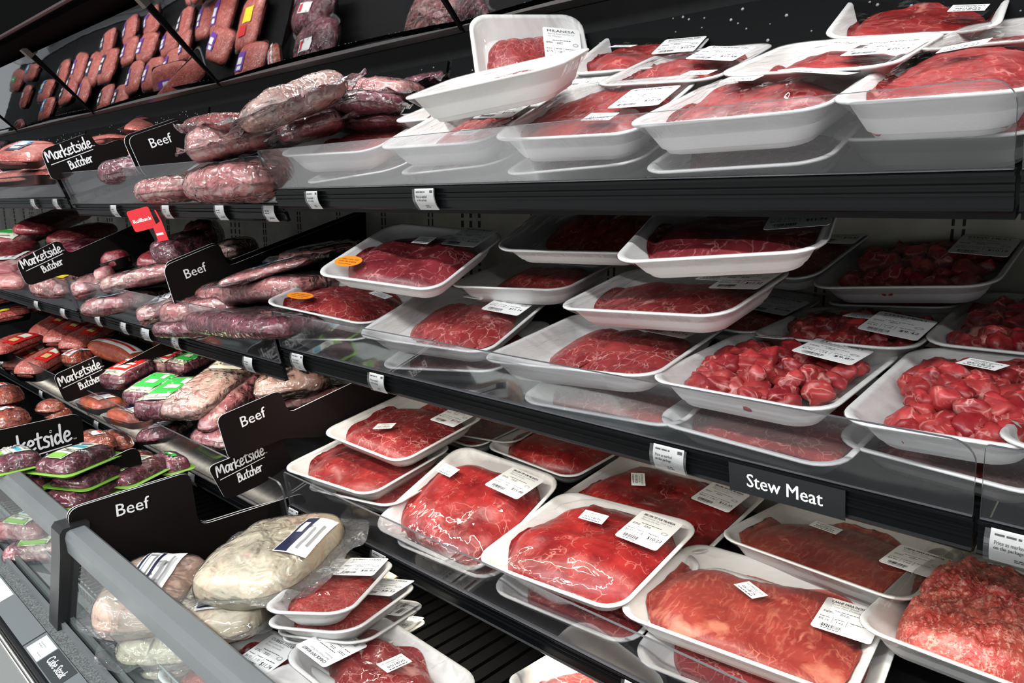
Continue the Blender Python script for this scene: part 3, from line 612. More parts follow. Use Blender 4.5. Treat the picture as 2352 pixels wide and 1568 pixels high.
# ------------------------------------------------------------------ signs and dividers (sheets standing across the shelf)
def sheet_sign(X, px, rad, label, cat='sign', name='divider_sign', th=.0022):
    P = [on_x(x, y, X) for x, y in px]; P = [(p.y, p.z) for p in P]; out = []; n = len(P)
    for i, p in enumerate(P):
        a = Vector(P[i-1])-Vector(p); b = Vector(P[(i+1) % n])-Vector(p); r = min(rad, a.length*.45, b.length*.45); p = Vector(p)
        for k in range(7):
            t = k/6; q = (p+a.normalized()*r)*(1-t)**2 + p*2*t*(1-t) + (p+b.normalized()*r)*t*t; out.append((q.x, q.y))
    Mx = Matrix(((0, 1, 0), (0, 0, 1), (1, 0, 0))).transposed().to_4x4()
    if sum(a[0]*b[1]-b[0]*a[1] for a, b in zip(out, out[1:]+out[:1])) < 0: out.reverse()
    mb = MB(); mb.prism(out, -th/2, th/2, 0, None, 1)
    o = mb.build(name, [sheet, sheet_edge], None, Matrix.Translation((X, 0, 0)) @ Mx)
    return tag(o, label, cat)
def sign_text(parent, X, p0, p1, fn, name='lettering'):
    a, b = on_x(*p0, X), on_x(*p1, X); d = (b-a).normalized(); u = Vector((1, 0, 0)).cross(d)
    Mw = Matrix.Translation(a+Vector((.0014, 0, 0))) @ Matrix((tuple(d), tuple(u), (1, 0, 0))).transposed().to_4x4()
    mb = MB(); fn(mb, (b-a).length); return mb.build(name, white, parent, parent.matrix_basis.inverted() @ Mw)
def beef(mb, w_): put_text(mb, 'Beef', 0, 0, w_*.56, 0, fit_w=w_, bold=.0004)
def market(mb, w_):
    h = w_/6.95; x = script(mb, 'Marketside', 0, 0, h, 0, r=.10); stroke(mb, [(h*.2, -.52*h), (w_*.5, -.46*h), (w_*.98, -.38*h)], .05*h, 0)
    script(mb, 'Butcher', w_*.36, -2.05*h, h*.80, 0, r=.11); put_text(mb, 'TM', x+.05*h, 0, h*.22, 0)
SG = 'printed sheet signs standing on the shelves'
s = sheet_sign(-1.95, [(291, 316), (420, 272), (452, 312), (560, 285), (600, 330), (448, 377), (333, 409)], .022, 'black Beef sign on the top shelf beside the pink vacuum bags'); sign_text(s, -1.95, (346, 341), (397, 325), beef)
s = sheet_sign(-1.975, [(279, 314), (410, 268), (430, 300), (440, 370), (321, 405)], .022, 'black blank sheet standing directly behind the top Beef sign', 'divider', 'divider_sheet')
s = sheet_sign(-1.78, [(373, 612), (503, 557), (522, 612), (862, 476), (868, 572), (640, 655), (500, 670), (405, 713)], .022, 'black Beef sign and divider on the middle shelf beside the orange-stickered trays'); sign_text(s, -1.78, (425, 641), (476, 621), beef)
s = sheet_sign(-1.80, [(373, 606), (500, 553), (520, 600), (858, 470), (862, 560), (640, 650), (420, 690)], .022, 'second black divider sheet behind the Beef sign of the middle shelf', 'divider', 'divider_sheet')
s = sheet_sign(-1.37, [(496, 958), (643, 895), (662, 948), (880, 845), (960, 870), (930, 925), (740, 1003), (652, 1006), (526, 1058)], .018, 'black Beef sign and divider on the lower shelf beside the stacked foam trays'); sign_text(s, -1.37, (553, 982), (611, 955), beef)
s = sheet_sign(-1.372, [(150, 1172), (436, 1082), (456, 1207), (580, 1168), (700, 1130), (720, 1300), (420, 1322), (200, 1340)], .024, 'large black Beef sign standing in the well behind the grey rail'); sign_text(s, -1.372, (264, 1187), (343, 1164), beef)
s = sheet_sign(-1.388, [(146, 1170), (434, 1079), (454, 1203), (578, 1164), (650, 1145), (660, 1200), (420, 1300), (200, 1330)], .024, 'second black sheet directly behind the large Beef sign in the well', 'divider', 'divider_sheet')
s = sheet_sign(-1.40, [(476, 1072), (645, 1003), (673, 1062), (600, 1112), (519, 1149)], .016, 'small black Marketside Butcher sign hanging below the lower Beef sign'); sign_text(s, -1.40, (499, 1095), (607, 1042), market)
s = sheet_sign(-2.50, [(121, 862), (230, 813), (240, 856), (402, 771), (450, 780), (330, 880), (236, 894), (150, 926)], .020, 'black Marketside Butcher sign on the lower shelf before the red label blocks'); sign_text(s, -2.50, (138, 886), (233, 843), market)
s = sheet_sign(-2.60, [(35, 600), (136, 549), (155, 583), (330, 506), (360, 560), (250, 655), (150, 628), (62, 658)], .022, 'black Marketside Butcher sign and divider on the middle shelf'); sign_text(s, -2.60, (53, 617), (143, 577), market)
s = sheet_sign(-2.53, [(92, 345), (205, 303), (224, 337), (282, 316), (302, 375), (215, 388), (120, 417)], .022, 'black Marketside Butcher sign on the top shelf at the far left'); sign_text(s, -2.53, (110, 372), (212, 337), market)
s = sheet_sign(-2.0, [(-60, 1000), (188, 946), (198, 1085), (60, 1150), (-60, 1150)], .03, 'large black Marketside Butcher sign standing in the well at the far left'); sign_text(s, -2.0, (-34, 1066), (165, 1010), lambda m, w_: market(m, w_))
s = sheet_sign(-1.72, [(200, 1078), (318, 1020), (331, 1092), (240, 1140)], .03, 'plain black divider tab between the green edged roasts and the netted hams', 'divider', 'divider_sheet')
# lettered strip on the middle channel, paper tags in clear holders
def channel_frame(bay, lev, px):
    M = frame((bay, lev)) @ T(0, -.0078, 0) @ RX(90); p = hitl(M, *px); return M @ T(p.x, -.020, 0), p
M, p = channel_frame(1, 2, (1675, 1085)); M2, p2 = channel_frame(1, 2, (1942, 1150)); wd = p2.x-p.x
mb = MB(); mb.prism([(0, -.019), (wd, -.019), (wd, .017), (0, .017)], 0, .0006); put_text(mb, 'Stew Meat', wd*.16, -.0085, .024, 1, .0009, fit_w=wd*.66, bold=.0005)
tag(mb.build('product_strip', [mat('black_strip_print', (.012, .013, .014), .3), white], None, M), 'black strip lettered Stew Meat on the middle shelf channel', 'sign')
TAGD = {}
def tagmesh(kind, w_=.040):
    if kind not in TAGD:
        mb = MB(); h = .034; n = 8; vs = []
        for i in range(n+1):
            t = i/n; vs += [(0, -h/2+h*t, .0045*math.sin(math.pi*t)), (w_, -h/2+h*t, .0045*math.sin(math.pi*t))]
        mb.add(vs, [(2*i, 2*i+1, 2*i+3, 2*i+2) for i in range(n)], 0, None, True)
        def cz(y): return .0045*math.sin(math.pi*(y+h/2)/h)+.0004
        if kind:
            m2 = MB(); put_text(m2, 'Price as marked', .003, .0035, .0055, 1, fit_w=.022, bold=.0003); put_text(m2, 'on the package', .003, -.0015, .0055, 1, fit_w=.021, bold=.0003)
            dashes(m2, .003, .0115, .020, .0018, 1, 2); dashes(m2, .018, -.010, .008, .0013, 1, 3); dashes(m2, .018, -.0125, .010, .0013, 1, 5); m2.add([(.032, .011, 0), (.038, .011, 0), (.038, .0145, 0), (.032, .0145, 0)], [(0, 1, 2, 3)], 1)
            mb.add([(x, y, cz(y)) for x, y, z in m2.v], m2.f, 1)
        else:
            m2 = MB(); dashes(m2, .004, .006, .02, .002, 1, 2); dashes(m2, .004, .001, .016, .002, 1, 7); dashes(m2, .014, -.010, .018, .0025, 1, 4); mb.add([(x, y, cz(y)) for x, y, z in m2.v], m2.f, 1)
        TAGD[kind] = mb.data('paper_tag', [paper, ink])
        hm = MB(); hm.add([(x-.004 if x == 0 else x+.004, y, z+.0016) for x, y, z in vs], [(2*i, 2*i+1, 2*i+3, 2*i+2) for i in range(n)], 0, None, True); TAGD[(kind, 'h')] = hm.data('clear_holder', film('clear_tag_holder', .9, .05, .06, 20, .002, milk=.05))
    return TAGD[kind], TAGD[(kind, 'h')]
def shelf_tag(bay, lev, px, label, kind=1, sc=1.):
    M, p = channel_frame(bay, lev, px); r = thing('shelf_tag', label, 'price tag', M @ T(-.02*sc, .0, .0006) @ Matrix.Diagonal((sc, 1, 1, 1)), 'paper tags in the shelf channels'); a, b = tagmesh(kind)
    link('paper_tag', a, r); link('clear_holder', b, r); return r
for b, l, px, lb, k, sc in (
    (1, 1, (720, 450), 'white shelf tag on the top channel nearest the pink bags', 1, .9), (1, 1, (978, 447), 'white shelf tag on the top channel under the upright Milanesa tray', 1, 1.1),
    (1, 2, (866, 860), 'white shelf tag on the middle channel above the lower Beef divider', 1, 1), (1, 2, (1537, 1030), 'white shelf tag on the middle channel beside the Stew Meat strip', 1, 1.05),
    (1, 2, (684, 815), 'white shelf tag on the middle channel above the pale brisket', 1, 1), (2, 2, (562, 791), 'white shelf tag on the middle channel above the green brisket label', 0, .9),
    (1, 3, (673, 1160), 'white shelf tag at the start of the lower channel by the acrylic corner', 1, .9), (1, 3, (869, 1258), 'white shelf tag on the lower channel above the fanned tray stack', 1, 1),
    (1, 3, (1466, 1545), 'white shelf tag on the lower channel at the bottom edge', 1, 1.1), (0, 2, (2345, 1215), 'white shelf tag on the middle channel cut by the right edge', 1, 1.1),
    (2, 1, (268, 487), 'small shelf tag on the far top channel left of the red flag', 0, 1), (2, 1, (388, 490), 'small shelf tag on the far top channel beside the red flag', 0, 1), (2, 1, (513, 494), 'small shelf tag on the far top channel under the pink vacuum bag', 0, 1), (2, 1, (627, 498), 'small shelf tag at the near end of the far top channel', 0, 1),
    (3, 1, (80, 468), 'faint shelf tag on the third bay top channel, first of two', 0, 1), (3, 1, (130, 464), 'faint shelf tag on the third bay top channel next to the joint', 0, 1),
    (3, 2, (80, 683), 'shelf tag on the third bay middle channel above the red topped packs', 0, 1), (3, 2, (142, 703), 'shelf tag on the third bay middle channel above the ground beef loaves', 0, 1),
    (2, 2, (222, 717), 'shelf tag on the second bay middle channel, first after the joint', 0, .9), (2, 2, (280, 730), 'shelf tag on the second bay middle channel above the last beef loaf', 0, .9), (2, 2, (330, 742), 'shelf tag on the second bay middle channel beside a boxed print', 0, 1.2), (2, 2, (397, 755), 'shelf tag on the second bay middle channel above the red label block', 0, .9),
    (3, 3, (100, 916), 'shelf tag on the third bay lower channel above the netted hams', 0, .9), (2, 3, (215, 943), 'round cornered shelf tag at the joint of the lower channel', 0, .9), (2, 3, (280, 985), 'curled shelf tag on the second bay lower channel', 0, .9), (2, 3, (370, 1028), 'curled shelf tag on the second bay lower channel above a green pack', 0, .9), (2, 3, (434, 1060), 'shelf tag on the second bay lower channel near the Marketside sign', 0, .9)):
    shelf_tag(b, l, px, lb, k, sc)
# red flag tag
M, p = channel_frame(2, 1, (352, 497)); r = thing('rollback_flag', 'red Rollback flag tag hanging from the far top channel', 'sign', M @ T(-.004, -.012, .012)); red_m = mat('red_flag_plastic', (.75, .008, .02), .35)
mb = MB(); mb.prism([(q.x, q.y) for q in rrect(.058, .056, .006, k=3)], -.0008, .0008); put_text(mb, 'Rollback', -.024, -.006, .014, 1, .0011, fit_w=.048, bold=.001); mb.build('flag', [red_m, white], r, T(-.012, 0, .012) @ RY(48))
mb = MB(); mb.prism([(-.014, -.02), (.016, -.02), (.020, .03), (.017, .06), (.013, .06), (.015, .03), (-.010, .02)], -.0008, .0008); dashes(mb, -.010, -.004, .02, .006, 1, 2, .001); mb.build('lower_flag', [red_m, white], r, T(.030, -.042, 0) @ RY(35))
# ------------------------------------------------------------------ packs: loaves, blocks, vacuum bags
def slab_mesh(a, b, c, n, m, seed, amp, freq=18, na=72, nr=16, down=1., grow=0., wr=0.):
    rad = lambda t: 1/((abs(math.cos(t))/a)**n+(abs(math.sin(t))/b)**n)**(1/n)
    def top(x, y):
        q = min(.999, math.hypot(x, y)/(rad(math.atan2(y, x))+1e-9)); z = c*(1-q**m)**(1/m)
        k1 = max(0, .16-abs(noise.noise((x*freq*.75+seed*2, y*freq*1.1, seed))))/.16; k2 = max(0, .14-abs(noise.noise((x*freq*1.9+seed, y*freq*1.5, seed+3))))/.14
        return z*(1+amp*2*noise.noise((x*freq+seed, y*freq, seed*.7))+amp*.8*noise.noise((x*freq*2.7, y*freq*2.7, seed))-amp*1.3*k1-amp*.7*k2)+grow+wr*noise.noise((x*85+seed, y*85, 2))
    vs = [(0, 0, top(0, 0))]; fs = []; rings = []
    qs = [math.sin(math.pi/2*(k/nr)**.8) for k in range(1, nr+1)]
    for side in (1, -1):
        for q in (qs if side == 1 else qs[-2::-1]):
            for i in range(na):
                t = 2*math.pi*i/na; rr = rad(t)*q*(1+amp*.5*noise.noise((math.cos(t)*2+seed, math.sin(t)*2, 5)))*(1+grow/max(a, b)); x, y = rr*math.cos(t), rr*math.sin(t)
                z = top(x, y) if q < .9999 else 0; vs.append((x, y, z*side*(down if side < 0 else 1)))
    vs.append((0, 0, -top(0, 0)*down)); K = len(vs)-1; tot = (K-1)//na
    for i in range(na): fs.append((0, 1+i, 1+(i+1) % na)); fs.append((K, K-na+(i+1) % na, K-na+i))
    for k in range(tot-1):
        for i in range(na): p, q = 1+k*na+i, 1+k*na+(i+1) % na; fs.append((p, p+na, q+na, q))
    mb = MB(); mb.add(vs, fs, 0, None, True); return mb, top, rad
def sticker(root, a, b, top, rects, name='pack_label', off=.0025):
    """rects: (u0,u1,v0,v1,colour) in pack coordinates -1..1, first is the base; follows the curved top"""
    mb = MB(); cols = []
    for k, (u0, u1, v0, v1, c) in enumerate(rects):
        if c not in cols: cols.append(c)
        nx, ny = max(2, int((u1-u0)*7)), max(2, int((v1-v0)*7)); vs = []
        for j in range(ny+1):
            for i in range(nx+1):
                x = a*(u0+(u1-u0)*i/nx); y = b*(v0+(v1-v0)*j/ny); e = .014; vs.append((x, y, (max(top(x+p_, y+q_) for p_, q_ in ((0, 0), (e, 0), (-e, 0), (0, e), (0, -e)))*.6+sum(top(x+p_, y+q_) for p_, q_ in ((0, 0), (e, e), (-e, e), (e, -e), (-e, -e)))*.08)+off+.0006*k))
        mb.add(vs, [(j*(nx+1)+i, j*(nx+1)+i+1, (j+1)*(nx+1)+i+1, (j+1)*(nx+1)+i) for j in range(ny) for i in range(nx)], cols.index(c), None, True)
    return mb.build(name, [CM[c] if c in CM else {'ink': ink, 'grey': grey_ink}[c] for c in cols], root)
LB = {
 'loafred': [(-.55, .75, -.95, -.15, 'red'), (-.35, -.05, -.75, -.35, 'gold'), (.1, .5, -.8, -.3, 'cream')],
 'loafpurple': [(-.45, .55, .15, .85, 'purple'), (-.15, .2, .3, .7, 'white'), (.3, .5, .25, .6, 'white')],
 'loafnavy': [(-.55, .55, .1, .75, 'navy'), (-.35, -.1, .25, .6, 'white'), (.05, .35, .25, .6, 'white')],
 'loafblue': [(-.8, .3, -.2, .35, 'blue'), (-.5, .0, -.1, .2, 'white')],
 'small': [(-.2, .25, -.35, .35, 'white'), (-.15, .2, .15, .3, 'red')],
 'swift': [(-.45, .45, -.8, .8, 'white'), (-.4, -.02, -.72, .72, 'navy'), (-.34, -.06, -.66, .66, 'white'), (.1, .36, .2, .6, 'red'), (.16, .30, .3, .5, 'white')],
 'bw': [(-.40, .45, -.80, .80, 'white'), (-.36, .02, -.76, .76, 'navy'), (-.30, -.04, -.5, .70, 'white'), (-.26, -.08, -.3, .6, 'grey'), (-.23, -.11, -.4, .5, 'white'), (.14, .20, -.5, .3, 'grey'), (.28, .33, -.5, .5, 'grey')],
 'bw2': [(-.30, .55, -.55, .55, 'white'), (-.28, .0, -.52, .52, 'navy'), (.12, .17, -.4, .2, 'grey'), (.25, .29, -.4, .4, 'grey'), (.36, .40, -.3, .3, 'grey')],
 'block': [(-.86, .90, -.78, .78, 'cream'), (-.50, .86, -.70, .74, 'red'), (-.30, .0, -.5, .5, 'cream'), (.1, .3, -.5, .3, 'cream'), (.42, .6, -.2, .6, 'cream'), (-.78, -.74, -.6, .4, 'grey'), (-.68, -.64, -.6, .2, 'grey')],
 'green': [(-.90, .70, -.85, .85, 'cream'), (-.55, .66, -.80, .80, 'green'), (-.2, .1, -.3, .3, 'cream'), (.2, .55, -.5, -.2, 'cream'), (-.82, -.78, -.6, .5, 'grey')],
 'brisket': [(.10, .93, -.72, .80, 'cream'), (.60, .92, -.70, .78, 'green'), (.66, .80, -.1, .6, 'lime'), (.70, .78, -.50, -.25, 'white'), (.2, .26, -.3, .3, 'grey'), (.34, .38, -.45, .4, 'grey'), (.45, .48, -.2, .2, 'ink')],
 'gtag': [(-.2, .3, -.5, .4, 'green'), (0, .14, -.2, .15, 'white')],
 'roast': [(-.75, .75, -.35, .55, 'cream'), (.1, .35, -.28, .45, 'teal'), (-.72, -.45, -.3, .5, 'lime'), (-.3, -.26, -.2, .4, 'grey'), (-.18, -.14, -.2, .3, 'grey'), (.42, .60, -.2, .4, 'grey')],
 'white': [(-.5, .5, -.5, .5, 'white'), (-.3, .3, -.3, -.2, 'grey'), (-.3, .2, 0, .1, 'grey')],
 'wband': [(-.95, .95, -.6, .7, 'white'), (-.9, .9, -.2, .1, 'red')],
 'bwr': [(.42, 1.0, -.50, .55, 'white'), (.44, .66, -.48, .52, 'navy'), (.50, .60, .05, .35, 'white'), (.76, .80, -.4, .2, 'grey'), (.88, .92, -.3, .3, 'grey')],
 'yel': [(-.5, .1, -.6, .2, 'yellow'), (.2, .6, -.3, .4, 'red')],
 'orange': [(-.3, .3, -.5, .5, 'orange')],
}
def pack(label, P0, P1, w_, t_, meatm, cat='packaged meat', name='vacuum_bag', lab=None, n=3.2, m=3., amp=.07, cover='bag', flange=.0, group=None, tray=False, roll=0, freq=18, part='meat', extra=None, down=.8, k=1.):
    """a wrapped cut lying from P0 to P1 (world points on its middle line), width w_, thickness t_"""
    P0, P1 = P0+(P0-P1)*(k-1)*.15, P1+(P1-P0)*(k-1)*.85; w_ *= k; t_ *= 1+(k-1)*.5; d = P1-P0; L_ = d.length; x = d.normalized(); y = Vector((0, 0, 1)).cross(x).normalized(); z = x.cross(y)
    Mw = Matrix.Translation((P0+P1)/2) @ Matrix((tuple(x), tuple(y), tuple(z))).transposed().to_4x4() @ RX(roll); seed = (sum(map(ord, label)) % 97)*.73
    r = thing(name, label, cat, Mw @ T(0, 0, -t_/2*down), group); B = T(0, 0, t_/2*down); a, b, c = L_/2, w_/2, t_/2
    mb, top, rad = slab_mesh(a, b, c, n, m, seed, amp, freq, down=down); mb.build(part, M_[meatm], r, B)
    fm = {'soft': bag_soft, 'bag': bag, 'wrap': wrap, 'none': None}[cover]
    if fm:
        f, ftop, frad = slab_mesh(a, b, c, n, m, seed, amp, freq, down=down, grow=.0022, wr=.0016, na=72, nr=14); f.build('plastic_wrap' if cover == 'wrap' else 'clear_bag', fm, r, B)
    if flange:
        mb = MB(); na = 72; vs = []; hw = flange
        for k in range(5):
            for i in range(na):
                t = 2*math.pi*i/na; rr = rad(t)*.97; ax, ay = abs(math.cos(t)), abs(math.sin(t)); ext = hw*(.35+1.3*(2*ax*ay)**1.5+.9*ax**6)*k/4
                vs.append(((rr+ext)*math.cos(t), (rr+ext)*math.sin(t), (k/4)*.014*noise.noise((math.cos(t)*4+seed, math.sin(t)*4, k*.5))-.001))
        mb.add(vs, [(k*na+i, (k+1)*na+i, (k+1)*na+(i+1) % na, k*na+(i+1) % na) for k in range(4) for i in range(na)], 0, None, True); mb.build('bag_seam', bag_edge, r, B)
    if tray:
        tm = MB(); tm.loft([rrect(L_*.86, w_*.84, .02, -c*down-.003), rrect(L_*1.02, w_*1.02, .025, c*.1), rrect(L_*1.04, w_*1.05, .025, c*.12), rrect(L_*.99, w_*1.0, .025, c*.05), rrect(L_*.84, w_*.80, .02, -c*down)]); tm.build('meat_tray', tray, r, B)
    if lab: sticker(r, a*.96, b*.96, top, LB[lab]).matrix_basis = B
    if extra: extra(r, a, b, c, B, top)
    return r
def PP(bay, lev, x, y, h): return hit(frame((bay, lev), h), x, y)
POSE = {
    'M': (1, -0.988, 0.422, 0.115, 38.32, 42.48, 18.60, 0.227, 0.208),
    'T2': (1, -0.800, 0.125, 0.130, 25.00, -2.00, 0.000, 0.240, 0.240),
    'P': (1, -1.22, 0.145, 0.060, 17.30, 2.58, 5.45, 0.219, 0.248),
    'R': (1, -1.07, 0.308, 0.062, 11.81, -0.361, 3.27, 0.212, 0.245),
    'Q': (1, -0.919, 0.147, 0.060, 9.18, 3.27, 2.80, 0.223, 0.239),
    'T': (1, -0.865, 0.323, 0.066, -0.283, 1.40, 2.74, 0.211, 0.238),
    'U': (1, -0.619, 0.107, 0.069, 8.68, 3.55, 3.52, 0.215, 0.248),
    'V': (1, -0.771, 0.471, 0.088, 12.39, 6.13, 5.70, 0.218, 0.249),
    'W': (1, -0.620, 0.343, 0.071, 2.71, 0.447, 3.77, 0.204, 0.236),
    'X': (1, -0.368, 0.260, 0.072, 0.003, -1.94, 3.48, 0.209, 0.227),
    'Y': (1, -0.387, 0.086, 0.068, 3.77, -1.90, 0.386, 0.218, 0.243),
    'Z': (1, -0.179, 0.053, 0.080, 4.23, -2.85, 1.83, 0.154, 0.282),
    'AB': (1, -0.194, 0.356, 0.056, -2.01, -3.98, 1.14, 0.153, 0.245),
    'AA': (1, -0.334, 0.506, 0.080, 5.85, 8.43, 6.42, 0.212, 0.247),
    'P2': (1, -1.18, 0.149, 0.013, 18.48, -0.888, 4.53, 0.215, 0.244),
    'Q2': (1, -0.922, 0.170, 0.015, 10.22, 0.061, 0.831, 0.212, 0.245),
    'U2': (1, -0.655, 0.149, 0.027, 8.78, 1.18, 0.995, 0.216, 0.249),
    'Y2': (1, -0.406, 0.127, 0.030, 4.68, -2.11, 0.625, 0.218, 0.249),
    'Z2': (1, -0.210, 0.209, 0.014, -4.87, -1.88, -3.58, 0.207, 0.248),
    'a': (2, -1.30, 0.143, 0.064, 20.42, -1.86, 11.85, 0.253, 0.226),
    'b': (2, -1.08, 0.162, 0.165, 10.55, 9.36, 5.83, 0.280, 0.246),
    'c': (2, -0.911, 0.099, 0.081, 12.87, 3.49, 4.21, 0.258, 0.239),
    'd': (2, -0.914, 0.316, 0.096, 11.15, -3.00, 0.665, 0.248, 0.250),
    'e': (2, -0.769, 0.321, 0.192, 11.66, 9.41, 1.90, 0.280, 0.247),
    'f': (2, -0.447, 0.186, 0.229, 14.18, 6.21, -2.45, 0.249, 0.252),
    'g': (2, -0.522, 0.539, 0.105, -8.56, 8.34, -2.01, 0.223, 0.257),
    'h': (2, -0.310, 0.501, 0.100, -0.620, 3.51, -5.36, 0.249, 0.237),
    'i': (2, -0.559, 0.209, 0.123, -2.05, 1.51, -3.95, 0.286, 0.208),
    'j': (2, -0.569, 0.062, 0.095, 6.32, -4.69, -1.24, 0.254, 0.259),
    'k': (2, -0.552, 0.417, 0.030, -3.78, -3.06, 2.41, 0.181, 0.242),
    'l': (2, -0.367, 0.128, 0.064, -0.230, -6.00, 0.042, 0.221, 0.258),
    'm': (2, -0.352, 0.356, 0.041, -1.14, -7.10, -2.21, 0.218, 0.231),
    'n': (2, -0.336, 0.569, 0.026, -1.78, -7.10, -4.20, 0.196, 0.241),
    'o': (2, -0.163, 0.404, 0.053, -2.20, -1.68, -1.36, 0.166, 0.254),
    'p': (2, -0.165, 0.158, 0.056, -1.26, -2.88, -2.98, 0.189, 0.269),
    'a2': (2, -1.32, 0.160, 0.004, 17.28, -1.12, 7.66, 0.224, 0.225),
    'c2': (2, -0.953, 0.137, 0.032, 17.55, -0.448, 5.45, 0.243, 0.247),
    'j2': (2, -0.588, 0.089, 0.056, 5.15, -4.09, 2.64, 0.257, 0.258),
    'l2': (2, -0.364, 0.145, 0.034, -3.90, -5.39, -2.76, 0.242, 0.250),
    'p2': (2, -0.163, 0.182, 0.012, -6.38, -2.21, -6.05, 0.216, 0.245),
    'q': (2, 0.006, 0.129, 0.054, -4.13, -9.21, -0.798, 0.237, 0.243),
    'A': (3, -1.22, 0.228, 0.123, 1.04, 1.50, 1.78, 0.269, 0.254),
    'A2': (3, -1.23, 0.131, 0.082, 5.48, -0.607, -0.059, 0.275, 0.248),
    'A3': (3, -1.19, 0.155, 0.046, 7.03, -3.27, -3.68, 0.262, 0.261),
    'B': (3, -1.20, 0.422, 0.047, -5.23, 0.729, -2.37, 0.238, 0.209),
    'B2': (3, -1.14, 0.441, 0.020, 9.61, -3.83, -0.728, 0.223, 0.232),
    'C': (3, -0.913, 0.115, 0.079, 3.35, 12.36, 4.11, 0.254, 0.256),
    'D': (3, -0.653, 0.127, 0.081, 2.38, 1.17, -2.38, 0.272, 0.250),
    'E': (3, -0.624, 0.298, 0.085, 0.019, -0.899, 1.84, 0.284, 0.243),
    'F': (3, -0.905, 0.376, 0.069, -2.01, -2.15, 1.73, 0.237, 0.218),
    'G': (3, -0.339, 0.328, 0.075, -4.61, -10.03, -1.18, 0.276, 0.233),
    'H': (3, -0.366, 0.112, 0.095, 5.58, -7.38, 0.612, 0.288, 0.246),
    'I': (3, -0.137, 0.230, 0.104, -2.72, -9.64, -1.15, 0.194, 0.308),
    'J': (3, -0.153, 0.560, 0.037, -8.83, -9.19, -0.463, 0.183, 0.231),
    'C2': (3, -0.895, 0.131, 0.029, 2.78, 7.28, -1.47, 0.240, 0.249),
    'D2': (3, -0.639, 0.121, 0.035, 3.76, -6.48, 0.437, 0.259, 0.243),
    'H2': (3, -0.363, 0.104, 0.055, 5.34, -13.83, -2.35, 0.289, 0.249),
    't1': (0, -0.948, 0.205, 0.148, 33.32, -7.04, -3.72, 0.141, 0.225),
    't2': (0, -0.937, 0.216, 0.114, 20.55, -6.59, -8.07, 0.168, 0.207),
    't3': (0, -0.938, 0.233, 0.082, 21.89, -12.21, -5.86, 0.168, 0.214),
    't4': (0, -0.942, 0.242, 0.050, 23.90, -16.70, -3.52, 0.171, 0.217),
    't5': (0, -0.790, 0.177, 0.087, 3.78, -4.40, 5.24, 0.241, 0.183),
    't6': (0, -1.00, 0.108, 0.042, 10.54, 1.89, 1.91, 0.150, 0.114),
    't7': (0, -1.03, 0.046, 0.025, 2.89, -1.43, 0.238, 0.167, 0.135),
    't8': (0, -0.832, 0.057, 0.076, 4.40, -1.22, 0.966, 0.160, 0.139),
    't9': (0, -0.573, 0.387, 0.043, 10.08, -13.06, 3.61, 0.193, 0.198),
}
